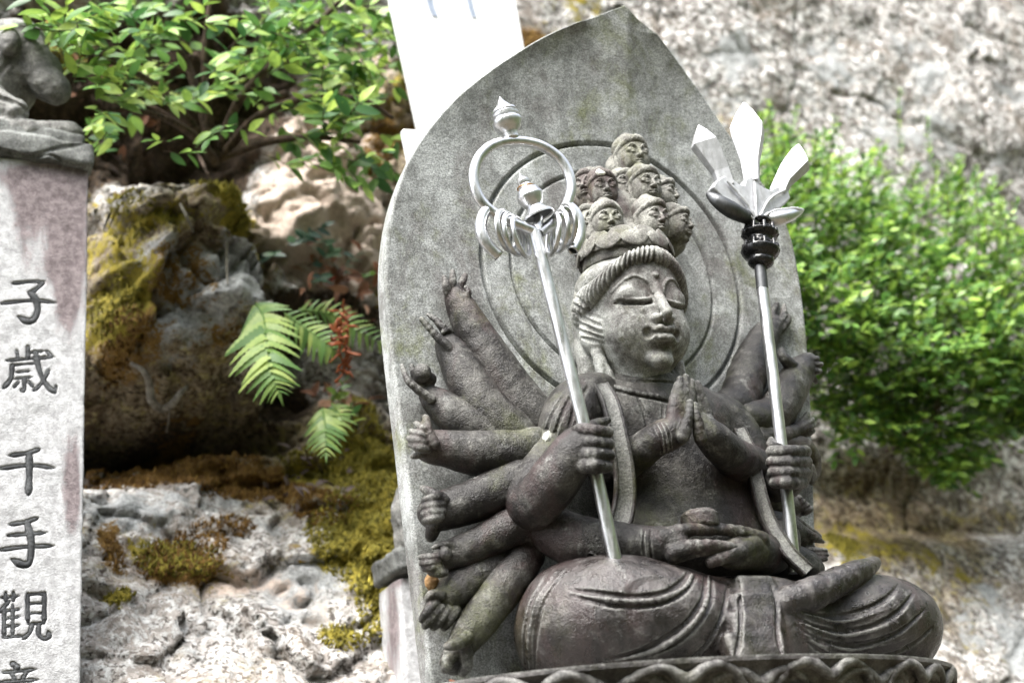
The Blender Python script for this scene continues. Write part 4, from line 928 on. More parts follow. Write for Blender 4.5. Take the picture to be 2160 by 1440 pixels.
CHARS = [
 [([(45, 92), (95, 87), (145, 86)], 3.6), ([(148, 87), (128, 108), (102, 126)], 4), ([(102, 124), (120, 145), (128, 180), (116, 212), (92, 220), (62, 204)], 6), ([(6, 160), (60, 154), (120, 150), (190, 158)], 3.8)],
 [([(95, 305), (96, 345)], 4.2), ([(98, 326), (150, 320)], 3), ([(58, 320), (62, 346)], 3.6), ([(24, 352), (100, 346), (186, 340)], 3.4), ([(40, 368), (128, 360)], 3), ([(42, 366), (38, 412), (10, 448)], 4.4), ([(56, 392), (105, 387)], 2.8), ([(48, 414), (112, 407)], 2.8), ([(82, 410), (83, 450), (70, 452)], 4), ([(64, 424), (46, 444)], 3.4), ([(96, 422), (112, 440)], 3.6),
  ([(120, 322), (136, 390), (160, 438), (188, 462)], 5), ([(188, 462), (190, 434)], 3), ([(160, 322), (176, 340)], 3.8), ([(166, 384), (140, 430), (112, 456)], 3.8)],
 [([(132, 652), (88, 665), (30, 673)], 4.2), ([(4, 716), (100, 705), (186, 715)], 4), ([(100, 664), (100, 750), (96, 806)], 6)],
 [([(126, 884), (80, 898), (30, 906)], 4), ([(28, 942), (162, 932)], 3.6), ([(4, 990), (90, 980), (182, 977)], 4), ([(92, 896), (106, 960), (101, 1030), (76, 1040), (40, 1022)], 6)],
 [([(4, 1152), (66, 1146)], 3), ([(20, 1134), (20, 1166)], 3.2), ([(46, 1132), (46, 1166)], 3.2), ([(32, 1164), (-6, 1204)], 3.6), ([(15, 1182), (15, 1290)], 4), ([(44, 1176), (44, 1288)], 3.6), ([(15, 1196), (72, 1190)], 2.8), ([(15, 1222), (70, 1216)], 2.8), ([(15, 1249), (70, 1244)], 2.8), ([(12, 1286), (78, 1280)], 3),
  ([(94, 1140), (95, 1242)], 4), ([(94, 1141), (152, 1137)], 3.2), ([(151, 1137), (150, 1242)], 4.4), ([(97, 1172), (147, 1170)], 2.6), ([(97, 1205), (147, 1203)], 2.6), ([(97, 1240), (150, 1237)], 3), ([(110, 1242), (100, 1270), (76, 1292)], 4), ([(132, 1242), (132, 1274), (148, 1290), (166, 1282), (163, 1264)], 4.2)],
 [([(42, 1374), (62, 1390)], 5), ([(12, 1404), (125, 1393)], 3.4), ([(40, 1406), (52, 1428)], 3.8), ([(92, 1400), (76, 1426)], 3.8), ([(-6, 1438), (132, 1428)], 3.6), ([(38, 1456), (38, 1530)], 4), ([(38, 1458), (98, 1453)], 3), ([(98, 1453), (97, 1530)], 4), ([(40, 1492), (96, 1489)], 2.8), ([(40, 1527), (96, 1524)], 3)]]
def build_post():
    Yf = .6; xr = P(187, 355, Yf)[0]; zt = P(187, 352, Yf)[2]; xl = xr-.205
    po = empty('stone_post', ((xl+xr)/2, Yf+.1, .95)); inv = Matrix.Translation(-po.location)
    tag(po, 'pale stained stone post with a column of carved dark characters', 'stone post')
    f = Fld(.0016); zm = P(90, 1560, Yf)[2]
    f.box(((xl+xr)/2, Yf+.02, (zt+zm)/2), (.1025, .02, (zt-zm)/2), None, .003, 0); f.noise(.0009, .03, 2); f.realize()
    ink = []
    s2 = .00085
    for ch in CHARS:
        g = Fld(.0013)
        for st, r in ch:
            q = cm(zk(st), 5); pp = np.array([P(u, v, Yf) for u, v in q]); n = len(pp)
            prof = np.interp(np.linspace(0, 1, n), [0, .12, .5, .85, 1], [.85, 1.1, .85, 1.15, .45])*r*s2*1.15
            f.cap(pp+np.array([0, .001, 0]), prof, .0006, True); g.cap(pp+np.array([0, .0042, 0]), prof*.95, .001)
        ink.append(g)
    me = f.mesh('carved_face'); stain_attr(me, [(150, 480, 55, 190, .85), (60, 430, 36, 100, .6), (150, 1020, 22, 110, .9), (100, 400, 90, 40, .4), (145, 640, 26, 80, .5), (60, 370, 140, 25, .5), (110, 560, 50, 40, .3), (175, 1250, 20, 150, .2)])
    o = obj('carved_face', me, M_STAIN, po); o.matrix_parent_inverse = inv
    for g in ink:
        o = obj('carved_character', g.mesh('carved_character'), M_INK, po); o.matrix_parent_inverse = inv
    f = Fld(.006); f.box(((xl+xr)/2, Yf+.12, (zt-.004+.95)/2), (.101, .083, (zt-.004-.95)/2), None, .004, 0); f.box(((xl+xr)/2, Yf+.05, (zm+.95)/2+.01), (.1025, .05, (zm-.95)/2), None, .004, 0)
    me = f.mesh('shaft'); stain_attr(me, [(150, 480, 60, 170, .5)]); o = obj('shaft', me, M_STAIN, po); o.matrix_parent_inverse = inv
    # rock base and crouching animal
    an = empty('animal_carving', (xl+.1, Yf+.1, zt)); inv2 = Matrix.Translation(-an.location)
    tag(an, 'grey stone crouching animal with blunt snout on top of the lettered post', 'carving')
    g = Fld(.0016); k = .00085
    g.box((xr-.1, .69, zt+.022), (.106, .11, .024), axes(0, 0, 3), .01, 0); g.box((xr-.112, .69, zt+.055), (.104, .1, .02), axes(0, 0, 6), .01, .003)
    g.draw([(0, 318), (60, 330), (110, 315), (190, 300)], .004, .002); g.draw([(50, 345), (100, 325), (130, 340)], .003, .002); g.draw([(0, 340), (40, 336), (80, 345)], .003, .002)
    g.noise(.003, .045, 3, 3); o = obj('rock_base', g.mesh('rock_base'), M_BASE, an); o.matrix_parent_inverse = inv2
    g = Fld(.0016)
    g.cap(PP([(-60, 250, .70), (-10, 160, .69), (30, 120, .67)]), [90*k, 95*k, 78*k], .02)
    g.cap(PP([(35, 110, .66), (75, 150, .64), (105, 182, .62), (118, 192, .615)]), [70*k, 48*k, 34*k, 30*k], .02)
    g.cap(PP([(-40, 275, .62), (60, 280, .61), (150, 282, .62), (158, 282, .63)]), [30*k, 28*k, 26*k, 22*k], .006)
    g.cap(PP([(-20, 215, .63), (30, 235, .61)]), [40*k, 30*k], .01)
    g.realize(); g.ell(P(58, 176, .58), (.008, .012, .017), None, .004, True); g.draw([(58, 185), (85, 208), (112, 216)], .003, .003); g.draw([(-10, 110), (10, 95), (20, 120), (5, 150)], .004, .003); g.draw([(-5, 205), (30, 215), (60, 235)], .005, .003)
    g.ell(P(128, 195, .59), (.004, .006, .004), None, .002, True); g.ell(P(20, 88, .6), (.02, .02, .03), None, .004)
    g.noise(.003, .03, 6, 3); o = obj('crouching_body', g.mesh('crouching_body'), M_ANIMAL, an); o.matrix_parent_inverse = inv2
build_post()
def build_far_post():
    Yf = .60; c0 = P(848, 1300, Yf); zt = P(850, 1216, Yf)[2]
    po = empty('stone_post', (c0[0]+.09, Yf+.06, .95)); inv = Matrix.Translation(-po.location); tag(po, 'plain pale stone post half hidden behind the halo slab', 'stone post')
    f = Fld(.004); f.box((c0[0]+.09, Yf+.06, (zt+.95)/2), (.09, .06, (zt-.95)/2), None, .004, 0); f.noise(.002, .05, 4)
    me = f.mesh('shaft'); stain_attr(me, [(828, 1330, 16, 200, .7), (870, 1225, 60, 12, .4)]); o = obj('shaft', me, M_STAIN, po); o.matrix_parent_inverse = inv
    an = empty('animal_carving', (c0[0]+.09, Yf+.06, zt)); inv2 = Matrix.Translation(-an.location); tag(an, 'grey stone animal carving peeping out from behind the halo slab', 'carving')
    k = .00088; g = Fld(.002); g.box(P(892, 1188, .65), (.078, .07, .022), axes(0, 0, -6), .01, 0); g.noise(.004, .04, 8, 3); o = obj('rock_base', g.mesh('rock_base'), M_BASE, an); o.matrix_parent_inverse = inv2
    g = Fld(.002); g.cap(PP([(866, 1046, .60), (864, 1090, .60), (880, 1150, .61)]), [34*k, 36*k, 48*k], .012); g.cap(PP([(846, 1105, .585), (858, 1140, .585), (868, 1168, .59)]), [10*k, 13*k, 15*k], .006); g.cap(PP([(905, 1060, .66), (940, 1140, .66)]), [50*k, 66*k], .02)
    g.noise(.003, .03, 9, 3); o = obj('crouching_body', g.mesh('crouching_body'), M_ANIMAL, an); o.matrix_parent_inverse = inv2
build_far_post()
def board_mat(name):
    t = NT(name); g = t.noise(18, 4, .6, .3, t.scaled((7, 7, .35))); t.bump([(g, .6)], .0015); return t.color(t.mix(t.ramp(g, .3, .7), (.80, .81, .82), (.88, .88, .89)), .5, .35)
M_WHITE = board_mat('white_paint')
def build_board(px, Y, th, label, marks=()):
    c = [P(u, v, Y) for u, v in px]                         # top-left, top-right, then a lower pair giving the lean
    def down(a, b):
        d = (b-a)/np.linalg.norm(b-a); return a+d*((.96-a[2])/d[2])
    bl, br = down(c[0], c[3]), down(c[1], c[2]); V = []
    for dy in (0, th):
        for q in (c[0], c[1], br, bl): V.append(q+np.array([0, dy, 0]))
    o = obj('white_board', mesh('white_board', np.array(V), [(3, 2, 1, 0), (4, 5, 6, 7), (0, 1, 5, 4), (1, 2, 6, 5), (2, 3, 7, 6), (3, 0, 4, 7)], False), M_WHITE)
    bv = o.modifiers.new('bevel', 'BEVEL'); bv.width = .003; bv.segments = 2
    tag(o, label, 'board')
    for pl, w in marks:
        q = cm([P(u, v, Y-.0025) for u, v in pl], 5); rr = np.interp(np.linspace(0, 1, len(q)), [0, .5, 1], [1, .9, .75])*w
        V, Fc = [], []
        for i, (p, r) in enumerate(zip(q, rr)): V += [p+np.array([-r, 0, 0]), p+np.array([r, 0, 0])]
        Fc = [(2*i, 2*i+1, 2*i+3, 2*i+2) for i in range(len(q)-1)]
        m = obj('brush_mark', mesh('brush_mark', V, Fc), M_MARK, o)
M_MARK = flat_mat('faded_blue_ink', (.26, .31, .40), (.36, .41, .50), 60, .7, .0005)
build_board([(764, -280), (1038, -280), (1191, 570), (950, 570)], .52, .02, 'tall white painted board with faint blue strokes rising behind the halo slab', [([(896, -120), (903, -60), (906, 0), (918, 34)], .008), ([(975, -110), (985, -50), (990, 0), (1000, 36)], .007)])
build_board([(850, 271), (960, 280), (1000, 480), (892, 480)], .40, .018, 'short white board with a clipped top beside the taller white board')
# ------------------------------------------------------------------ plants
def leaf_mat(name, dark, mid, bright, attr=None, rough=.42, trans=.35):
    t = NT(name)
    if attr: rnd = t.new('Attribute', attribute_name=attr).outputs['Fac']
    else: rnd = t.new('ObjectInfo').outputs['Random']
    cr = t.new('ValToRGB'); t.link(rnd, cr.inputs[0]); e = cr.color_ramp.elements
    e[0].position, e[0].color = 0, dark+(1,); e[1].position, e[1].color = 1, bright+(1,); m = e.new(.5); m.color = mid+(1,)
    c = t.mix(t.ramp(t.noise(60, 3, .6), .35, .65, 0, .35), cr.outputs[0], dark)
    mt = t.color(c, rough, .4); tr = t.new('BsdfTranslucent'); t.link(c, tr.inputs['Color'])
    ms = t.new('MixShader'); ms.inputs[0].default_value = trans; out = t.N['Material Output']
    t.link(t.b.outputs[0], ms.inputs[1]); t.link(tr.outputs[0], ms.inputs[2]); t.link(ms.outputs[0], out.inputs['Surface']); return mt
LV = ((.04, .12, .035), (.17, .32, .06), (.44, .58, .11))
M_LEAF = leaf_mat('shrub_leaf', *LV); M_LEAFS = leaf_mat('shrub_leaf_mass', *LV, attr='rnd')
BV = ((.05, .13, .03), (.17, .33, .06), (.42, .60, .10))
M_BUSH = leaf_mat('bush_leaf', *BV, rough=.38); M_BUSHS = leaf_mat('bush_leaf_mass', *BV, attr='rnd', rough=.38)
M_DARKLEAF = leaf_mat('bluish_leaf', (.03, .07, .045), (.05, .105, .065), (.09, .16, .08))
M_FERN = leaf_mat('fern_leaf', (.12, .24, .07), (.24, .37, .10), (.42, .52, .15), trans=.4)
M_DEAD = leaf_mat('dead_leaf', (.12, .05, .025), (.30, .13, .07), (.50, .29, .19), trans=.15, rough=.7)
M_GREYDEAD = leaf_mat('grey_dead_leaf', (.07, .05, .045), (.16, .12, .115), (.26, .21, .20), trans=.1, rough=.8)
M_RED = leaf_mat('red_leaf', (.4, .02, .012), (.5, .035, .02), (.55, .06, .03), trans=.25)
M_RUST = leaf_mat('withered_fern', (.20, .05, .015), (.28, .075, .02), (.35, .10, .03), trans=.2)
M_TWIG = flat_mat('twig_bark', (.03, .022, .016), (.10, .07, .05), 80, .9, .001)
M_ROOT = flat_mat('root_bark', (.10, .09, .075), (.26, .24, .20), 60, .85, .002)
def leaf_geo(L, W, n=5, cup=.18, droop=.15):
    """leaf along +X, normal +Z, folded along the midrib"""
    V, Fc = [], []
    for i in range(n+1):
        t = i/n; w = W/2*math.sin(math.pi*min(1, t*.97+.03)**.8)**.85; x = t*L; z = -droop*L*t*t
        V += [(x, -w, z+cup*w), (x, 0, z), (x, w, z+cup*w)]
    for i in range(n):
        a = i*3; Fc += [(a, a+3, a+4, a+1), (a+1, a+4, a+5, a+2)]
    return np.array(V), Fc
def frame(dirv, nrm):
    x = np.asarray(dirv, float); x = x/np.linalg.norm(x); z = np.asarray(nrm, float); z = z-x*(z@x); z /= max(np.linalg.norm(z), 1e-6); return np.stack([x, np.cross(z, x), z], 1)
class Plant:
    """collects leaves; the largest 300 become objects of their own, the rest one mass"""
    def __init__(s, name, label, cat, base, leaf, mat, mats, group=None):
        s.root = empty(name, tuple(base)); tag(s.root, label, cat, group); s.inv = Matrix.Translation(-Vector(base)); s.leaf = leaf; s.mat, s.mats = mat, mats; s.L = []; s.tw = []; s.big = []
    def add(s, p, M3, sc): s.L.append((np.asarray(p), M3, sc))
    def twig(s, pts, r): (s.big if np.max(r) > .0035 else s.tw).append(tube(pts, r, 5 if np.max(r) < .0035 else 8, 3))
    def done(s, limit=300):
        me = mesh('leaf', *s.leaf); me.materials.append(s.mat)
        vis = []
        for i, (p, M3, sc) in enumerate(s.L):
            u, v = pix(p); vis.append((sc*abs((M3[:, 2]@(CAM-p)))/np.linalg.norm(CAM-p)**2*(1 if -20 < u < 2180 and -20 < v < 1460 else .01), i))
        vis.sort(reverse=True); sel = [i for _, i in vis[:limit]]; rest = [i for _, i in vis[limit:]]
        for i in sel:
            p, M3, sc = s.L[i]; o = bpy.data.objects.new('leaf', me); COL.objects.link(o); o.parent = s.root; o.matrix_parent_inverse = s.inv
            m = Matrix((M3*sc).tolist()).to_4x4(); m.translation = Vector(p); o.matrix_basis = m
        if rest:
            lv = np.asarray(s.leaf[0]); lf = np.array(s.leaf[1]); n = len(lv)
            V = np.concatenate([s.L[i][0]+(lv*s.L[i][2])@s.L[i][1].T for i in rest]); Fq = np.concatenate([lf+n*k for k in range(len(rest))])
            m2 = mesh('leaf_mass', V, Fq); at = m2.attributes.new('rnd', 'FLOAT', 'POINT'); rg = np.random.RandomState(len(rest)); at.data.foreach_set('value', np.repeat(rg.rand(len(rest)), n).astype(np.float32))
            o = obj('leaf_mass', m2, s.mats, s.root); o.matrix_parent_inverse = s.inv; o['kind'] = 'stuff'
        if s.tw:
            for tw in s.big:
                o = obj('stem', mesh('stem', *tw), M_TWIG, s.root); o.matrix_parent_inverse = s.inv
            o = obj('twigs', mesh('twigs', *join(s.tw)), M_TWIG, s.root); o.matrix_parent_inverse = s.inv; o['kind'] = 'stuff'
rng = random.Random(11)
def rv(s=1.): return np.array([rng.gauss(0, s), rng.gauss(0, s), rng.gauss(0, s)])
def spray(pl, p0, d, n, gap, sc, up=.6, twr=.0011):
    """a twig with alternate leaves ending in one leaf"""
    p = np.array(p0, float); d = np.array(d, float); d /= np.linalg.norm(d); pts = [p.copy()]
    side = np.cross(d, [0, 0, 1]); side /= max(np.linalg.norm(side), 1e-4)
    for i in range(n):
        d = d+rv(.10)+np.array([0, 0, -.03]); d /= np.linalg.norm(d); p = p+d*gap; pts.append(p.copy())
        sgn = 1 if i % 2 else -1; ld = d*.55+side*sgn*.8+rv(.22)
        nr = np.array([-.2, -.85, up])+rv(.38); pl.add(p, frame(ld, nr), sc*rng.uniform(.75, 1.15)*(1-.25*i/n))
    pl.add(p, frame(d+rv(.15), np.array([-.2, -.85, up])+rv(.25)), sc*.8); pl.twig(pts, [twr]*(len(pts)-1)+[twr*.5])
def build_left_shrub():
    b = on_cliff(455, 330)
    pl = Plant('leafy_shrub', 'broad-leaved green shrub sprawling over the rock beside the white boards', 'shrub', b, leaf_geo(1, .46, 5, .16, .16), M_LEAF, M_LEAFS)
    stems = [[(455, 345, .95), (440, 240, .9), (430, 120, .85), (450, -60, .8)], [(460, 340, .95), (500, 220, .85), (590, 120, .75), (700, 20, .7), (760, -60, .65)], [(450, 330, .95), (370, 220, .85), (280, 150, .75), (160, 110, .7)],
             [(465, 335, .95), (540, 250, .8), (640, 210, .7), (760, 210, .6), (830, 250, .6)], [(470, 330, .95), (560, 300, .8), (660, 290, .7), (760, 300, .65)], [(455, 340, .95), (400, 280, .8), (320, 240, .7), (230, 230, .68)], [(445, 300, .92), (400, 150, .9), (340, 30, .85), (300, -60, .8)]]
    for st in stems:
        q = cm(PP(st), 6); pl.twig(q, np.linspace(.012, .004, len(q)))
    clusters = []
    # (u, v, su, sv, n): where the foliage gathers
    for u, v, su, sv, n in ((300, 40, 160, 50, 22), (560, 60, 150, 60, 30), (720, 60, 90, 60, 18), (800, 70, 40, 60, 7), (600, 170, 120, 50, 20), (720, 190, 70, 60, 16), (250, 130, 110, 50, 15), (330, 200, 70, 30, 8), (690, 260, 80, 40, 12), (770, 290, 40, 40, 6), (650, 340, 60, 30, 5), (440, 150, 80, 60, 10), (220, 240, 40, 40, 5), (640, 240, 60, 40, 6), (120, 60, 60, 60, 10)):
        for _ in range(n): clusters.append((rng.gauss(u, su*.55), rng.gauss(v, sv*.6)))
    for u, v in clusters:
        if u > 862 or v > 400: continue
        cz = on_cliff(u, v)[1]; Y = min(cz-.05, rng.uniform(.56, .95)); p = P(u, v, Y)
        d = np.array([rng.uniform(-.7, 1.0) if u > 400 else rng.uniform(-1, .5), rng.uniform(-.9, .1), rng.uniform(-.45, .4)])
        spray(pl, p-d*.04, d, rng.randint(4, 7), .018, rng.uniform(.042, .064))
    for u, v, dx, dz, n in ((500, 262, -.5, -.3, 4), (470, 275, -.3, -.4, 3), (370, 300, -.6, -.2, 3), (345, 320, .5, -.1, 3), (225, 280, -.4, -.7, 4), (290, 185, -.9, 0, 5), (150, 190, .3, .5, 5), (180, 225, .2, -.2, 5), (850, 60, .6, .3, 2), (860, 110, .2, -.5, 3), (800, 330, .5, -.6, 4), (740, 360, .3, -.8, 3), (690, 330, .2, -.8, 3)):
        spray(pl, P(u, v, .62), (dx, -.3, dz), n, .016, .048)
    pl.done()
build_left_shrub()
def build_bush():
    b = on_cliff(1950, 1000)
    pl = Plant('small_leaved_bush', 'rounded bush of small bright green leaves growing against the granite wall', 'bush', b, leaf_geo(1, .5, 3, .2, .08), M_BUSH, M_BUSHS)
    def ok(u, v):
        top = np.interp(u, [1560, 1600, 1680, 1760, 1840, 1900, 2000, 2060, 2130, 2180], [330, 270, 300, 330, 340, 400, 400, 400, 470, 560])
        bot = np.interp(u, [1560, 1700, 1760, 1850, 1930, 2000, 2080, 2180], [700, 850, 930, 900, 990, 1030, 960, 900])
        return top, bot
    n = 0
    while n < 1700:
        u = rng.uniform(1570, 2230); top, bot = ok(u, 0); v = rng.uniform(top, bot)
        if rng.random() > .25+.75*min(1, (v-top)/200): continue
        f = (v-top)/(bot-top); dep = .62+.34*abs(f-.55)*1.2+rng.uniform(0, .22); Y = min(dep, on_cliff(u, v)[1]-.03)
        d = np.array([rng.uniform(-.7, .7), rng.uniform(-1.0, -.1), rng.uniform(-.25, 1.0) if f < .8 else rng.uniform(-.6, .6)])
        sc = rng.uniform(.028, .042)*(1.12 if f < .3 else 1.); spray(pl, P(u, v, Y)-.03*d, d, rng.randint(6, 9), .0105, sc, .8, .0009); n += 1
    for pts in ([(1897, 350), (1898, 290), (1895, 230), (1900, 190)], [(1960, 340), (1957, 290), (1955, 250)], [(1600, 300), (1603, 260), (1612, 235)], [(1690, 330), (1700, 290), (1735, 300)], [(1830, 400), (1850, 350), (1855, 300)], [(2030, 420), (2055, 370), (2060, 350)], [(2060, 430), (2110, 400), (2130, 385)], [(2080, 520), (2110, 450), (2120, 430)]):
        q = cm([P(u, v, .8) for u, v in pts], 6); pl.twig(q, .0013)
        for i, p in enumerate(q):
            for sgn in (-1, 1): pl.add(p, frame(np.array([sgn*.7, -.3, .5])+rv(.2), np.array([0, -.5, .7])+rv(.25)), rng.uniform(.016, .022)*(1-.4*i/len(q)))
    for _ in range(26):                                            # loose upright shoots along the top
        u = rng.uniform(1600, 2160); top, bot = ok(u, 0); v = top+rng.uniform(0, 60); hgt = rng.uniform(40, 110); lean_ = rng.uniform(-25, 35); Y = rng.uniform(.66, .95)
        q = cm([P(u, v+40, Y), P(u+lean_*.5, v-hgt*.5, Y), P(u+lean_, v-hgt, Y)], 5); pl.twig(q, .0012)
        for i, p in enumerate(q):
            for sgn in (-1, 1): pl.add(p, frame(np.array([sgn*.8, -.3, .55])+rv(.25), np.array([0, -.8, .5])+rv(.3)), rng.uniform(.02, .03)*(1-.4*i/len(q)))
    for _ in range(12):
        u = rng.uniform(1640, 2160); v = rng.uniform(450, 930); q = [b+np.array([rng.uniform(-.3, .2), -.05, rng.uniform(0, .2)]), P((u+1950)/2, (v+1000)/2, .85), P(u, v, .75)]; pl.twig(q, [.004, .003, .0015])
    pl.done()
build_bush()
def small_plant(label, spots, Y, sc, mat, n=6, name='seedling'):
    b = on_cliff(*spots[0]); pl = Plant(name, label, 'plant', b, leaf_geo(1, .5, 4, .15, .12), mat, mat)
    for u, v in spots:
        p = on_cliff(u, v, Y); d = np.array([rng.uniform(-.6, .6), -.8, rng.uniform(-.1, .6)]); spray(pl, p, d, n, .013, sc)
    pl.done()
small_plant('low plant with dark bluish green leaves growing from the rock crevice', [(570, 545), (600, 520), (650, 560), (620, 500), (680, 545), (645, 600), (700, 580)], .04, .042, M_DARKLEAF)
small_plant('tiny bright green sprig on the litter beside the halo slab', [(790, 600), (800, 620), (775, 590)], .03, .026, M_LEAF, 4)
small_plant('small green sprig low among dead leaves under the fern', [(690, 860), (720, 880), (745, 900), (700, 850)], .04, .035, M_LEAF, 4)
small_plant('round-leaved green plant on mossy ground under the soil bank', [(180, 300), (215, 330), (150, 330)], .05, .04, M_LEAF, 4)
def build_fern():
    b = on_cliff(640, 700); fern = empty('fern', tuple(b)); tag(fern, 'bright green fern with toothed fronds hanging from the dark crevice', 'fern'); inv = Matrix.Translation(-Vector(b))
    # one toothed pinna along +X
    n = 16; V, Fc = [], []
    for i in range(n+1):
        t = i/n; w = .115*(1-t)**.75*(1.0+.5*(i % 2))+.006
        V += [(t, -w, -.28*t*t+.05*w), (t+.012, 0, -.28*t*t), (t, w, -.28*t*t+.05*w)]
    for i in range(n): a = i*3; Fc += [(a, a+3, a+4, a+1), (a+1, a+4, a+5, a+2)]
    me = mesh('pinna', V, Fc); me.materials.append(M_FERN)
    for pts, ll, lr, npin in (([(540, 640, .78), (556, 670, .74), (562, 720, .70), (572, 780, .68), (588, 828, .68)], .078, .092, 17), ([(600, 660, .80), (650, 695, .75), (690, 725, .72), (712, 748, .72)], .042, .05, 14), ([(630, 652, .80), (700, 662, .78), (760, 700, .76), (835, 740, .76)], .042, .045, 16), ([(680, 860, .8), (686, 900, .76), (688, 960, .74)], .05, .05, 12), ([(700, 850, .8), (720, 880, .77), (712, 925, .76)], .035, .035, 9)):
        q = cm(PP(pts), 8); T = np.gradient(q, axis=0)
        o = obj('frond', mesh('frond', *tube(q, np.linspace(.0022, .0008, len(q)), 5, 0)), M_FERN, fern); o.matrix_parent_inverse = inv
        for k in range(npin):
            t = (k+.6)/npin; i = min(int(t*(len(q)-1)), len(q)-2); p = q[i]+(q[i+1]-q[i])*(t*(len(q)-1)-i); d = T[i]/np.linalg.norm(T[i]); vw = CAM-p; vw /= np.linalg.norm(vw)
            sd = np.cross(d, vw); sd /= np.linalg.norm(sd); nr = vw*.75+np.array([0, 0, .65]); size = math.sin(math.pi*(.18+.78*t))**.8 if t < .95 else .3
            for sgn, l in ((-1, ll), (1, lr)):
                M3 = frame(sd*sgn*.88+d*.55+rv(.05), nr+rv(.12)); c = bpy.data.objects.new('pinna', me); COL.objects.link(c); c.parent = o
                m = Matrix((M3*l*size*rng.uniform(.9, 1.1)).tolist()).to_4x4(); m.translation = Vector(p); c.matrix_basis = m
        c = bpy.data.objects.new('pinna', me); COL.objects.link(c); c.parent = o; m = Matrix((frame(T[-1], CAM-q[-1])*ll*.35).tolist()).to_4x4(); m.translation = Vector(q[-1]); c.matrix_basis = m
    # withered frond
    w = empty('withered_fern', tuple(on_cliff(725, 790))); tag(w, 'curled rust-red withered frond beside the green fern', 'fern')
    V = []
    for (a, b_, c) in (((716, 655), (735, 700), (722, 790)), ((735, 665), (715, 720), (728, 785)), ((705, 690), (725, 730), (735, 780))):
        q = cm([P(*a, .70), P(*b_, .69), P(*c, .72)], 10); V.append(tube(q, .0014, 5, 0))
        for p in q[::1]:
            e = p+rv(.012); V.append(tube([p, (p+e)/2+rv(.004), e], [.0022, .003, .001], 5, 3))
    o = obj('curled_frond', mesh('curled_frond', *join(V)), M_RUST, w); o.matrix_parent_inverse = Matrix.Translation(-w.location)
build_fern()
def litter():
    me1 = mesh('dead_leaf', *leaf_geo(1, .42, 5, .5, .3)); me1.materials.append(M_DEAD); me2 = me1.copy(); me2.materials.clear(); me2.materials.append(M_GREYDEAD); me3 = me1.copy(); me3.materials.clear(); me3.materials.append(M_RED)
    def put(u, v, me, sc, lab, grp, out=.012, name='dead_leaf', cat='dead leaf'):
        p = on_cliff(u, v, out); o = bpy.data.objects.new(name, me); COL.objects.link(o)
        M3 = frame(rv(1.)*np.array([1, .5, 1]), np.array([0, -1, .5])+rv(.5)); m = Matrix((M3*sc).tolist()).to_4x4(); m.translation = Vector(p); o.matrix_basis = m; tag(o, lab, cat, grp)
    for _ in range(46): put(rng.uniform(640, 815), rng.gauss(585, 40), me1, rng.uniform(.03, .05), 'brown dead leaf in the litter between fern and halo slab', 'brown litter beside the halo slab', rng.uniform(.015, .06))
    for _ in range(16): put(rng.gauss(700, 35), rng.gauss(850, 22), me1, rng.uniform(.03, .045), 'brown dead leaf caught below the fern', 'dead leaves below the fern', rng.uniform(.015, .05))
    for _ in range(30): put(rng.gauss(655, 32), rng.gauss(1000, 42), me2, rng.uniform(.022, .036), 'curled grey-brown dead leaf in the clump on mossy rock', 'grey dead leaf clump on the rock')
    for _ in range(26): put(rng.uniform(150, 340), rng.gauss(215, 55), me1, rng.uniform(.03, .05), 'brown dead leaf on the soil bank under the shrub', 'brown litter under the shrub')
    for _ in range(12): put(rng.uniform(215, 330), rng.uniform(270, 400), me2, rng.uniform(.03, .045), 'grey dead leaf on the steep soil above the rock nose', 'grey litter above the rock nose')
    put(708, 584, me3, .05, 'single bright red leaf on the litter above the fern', None, .02, 'red_leaf', 'leaf'); put(812, 590, me3, .035, 'small red leaf tucked against the halo slab edge', None, .02, 'red_leaf', 'leaf'); put(96, 48, me3, .04, 'red leaf on the mossy bank above the animal carving', None, .05, 'red_leaf', 'leaf')
litter()
def roots():
    def tw(name, pts, r, mat, lab, cat, out=.02):
        q = [on_cliff(u, v, out+(dd if dd else 0)) for u, v, dd in pts]
        tag(obj(name, mesh(name, *tube(q, r, 10, 6)), mat), lab, cat)
    tw('hanging_root', [(275, 765, 0), (305, 785, .04), (316, 815, .09), (320, 845, .13), (340, 862, .15), (362, 852, .15), (378, 832, .1), (395, 815, 0)], [.004, .0065, .008, .0085, .0085, .008, .0065, .004], M_ROOT, 'thick grey root looping out of the dark hollow under the rock nose', 'root')
    tw('dry_twig', [(380, 430, .02), (395, 460, .03), (408, 490, .05)], [.003, .0035, .002], M_ROOT, 'pale dry twig sticking down below the shrub stem', 'twig')
    tw('bare_branch', [(250, 200, .12), (330, 230, .14), (385, 265, .14), (420, 330, .1), (440, 370, .05)], [.002, .003, .004, .004, .003], M_TWIG, 'thin dark bare branch arching under the shrub', 'branch')
    tw('thin_root', [(478, 510, .02), (478, 560, .03), (480, 600, .03)], [.002, .0025, .0015], M_ROOT, 'thin straight root hanging over the mossy edge', 'root')
    tw('root_tip', [(358, 850, .16), (356, 885, .18), (352, 910, .2)], [.0015, .002, .003], M_ROOT, 'fine rootlet dangling below the looped root', 'root')
roots()
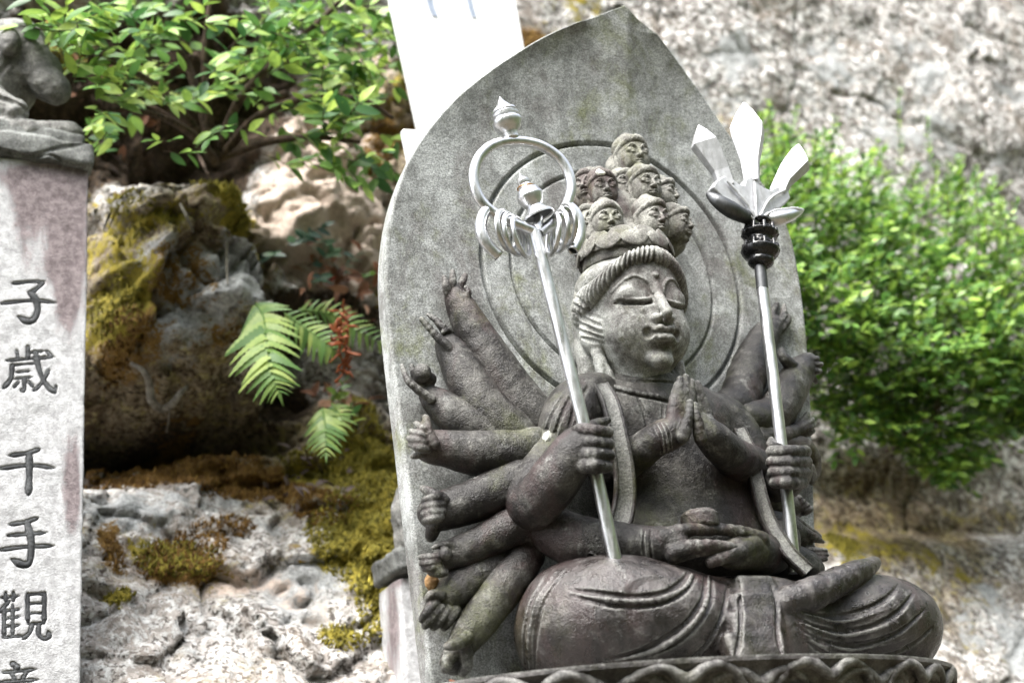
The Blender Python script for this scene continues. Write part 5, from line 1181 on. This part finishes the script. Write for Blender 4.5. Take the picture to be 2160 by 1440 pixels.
def moss(key, thr, count, cols, lab, seed):
    W0 = CA[key]*(np.abs(np.gradient(CX))[None, :]*np.abs(np.gradient(CZ))[:, None] < 1e-3)
    J, I = np.where(W0 > thr); rg = np.random.RandomState(seed); k = rg.choice(len(J), min(count, len(J)*3))
    x = CX[I[k]]+rg.uniform(-.005, .005, len(k)); z = CZ[J[k]]+rg.uniform(-.005, .005, len(k)); y = CY[J[k], I[k]]
    n = len(k); d = np.stack([rg.normal(0, .5, n), -1+rg.normal(0, .3, n), .5+rg.normal(0, .5, n)], 1); d /= np.linalg.norm(d, axis=1)[:, None]; p = np.stack([x, y+.004, z], 1)
    s = np.cross(d, rg.normal(0, 1, (n, 3))); s /= np.linalg.norm(s, axis=1)[:, None]; L = rg.uniform(.006, .017, n)[:, None]; W = rg.uniform(.002, .005, n)[:, None]
    t = np.cross(d, s)
    V = np.stack([p+s*W, p-s*W*.5+t*W*.8, p-s*W*.5-t*W*.8, p+d*L], 1).reshape(-1, 3); b = np.arange(n)[:, None]*4
    Fq = np.concatenate([b+np.array([[0, 1, 3]]), b+np.array([[1, 2, 3]]), b+np.array([[2, 0, 3]])])
    me = mesh('moss', V, Fq); at = me.attributes.new('rnd', 'FLOAT', 'POINT'); at.data.foreach_set('value', np.repeat(np.clip(rg.normal(.5, .25, n), 0, 1), 4).astype(np.float32))
    o = obj('moss', me, leaf_mat('moss_tuft', *cols, attr='rnd', rough=.8, trans=.2)); tag(o, lab, 'moss', kind='stuff')
moss('moss', .42, 22000, ((.085, .08, .010), (.27, .23, .03), (.47, .40, .06)), 'yellow green moss tufts clinging to the rock', 7)
moss('brown', .45, 14000, ((.07, .035, .010), (.21, .11, .022), (.38, .23, .05)), 'rusty brown moss tufts under the rock overhang', 8)
# ------------------------------------------------------------------ small things on the statue
def extras():
    f = Fld(.0008); c = P(911, 1228, -.052); f.ell(c, np.array([15, 13, 18])*S, None, 0); f.noise(.0012, .006, 3, 2)
    f.ell(P(906, 1222, -.072), (.0028, .006, .0028), None, .001, True); f.ell(P(916, 1228, -.072), (.0018, .006, .0018), None, .001, True)
    tag(obj('mud_nest', f.mesh('mud_nest'), flat_mat('dry_mud', (.24, .14, .06), (.38, .24, .12), 120, .9, .002)), 'small orange-brown insect mud nest stuck between two stone hands', 'nest')
    q = P(1352, 1190, -.165); me = mesh('fallen_leaf', *leaf_geo(1, .5, 6, .3, .2)); me.materials.append(M_RUST); o = bpy.data.objects.new('fallen_leaf', me); COL.objects.link(o)
    m = Matrix((frame(np.array([1, -.2, -.08]), np.array([.1, -.9, .5]))*.045).tolist()).to_4x4(); m.translation = Vector(q+np.array([-.022, -.01, .002])); o.matrix_basis = m; tag(o, 'rust-red fallen leaf lying on the lap behind the ring staff', 'leaf')
    q = [P(948, 1434, -.2), P(985, 1441, -.2), P(1020, 1446, -.2)]
    tag(obj('pine_needle', mesh('pine_needle', *tube(q, .001, 5, 4)), M_RUST), 'thin orange pine needle lying on the lotus rim', 'needle')
extras()
lichen([(1154, 920, -.142, .006, 2.0), (1266, 364, -.128, .008, .8)])
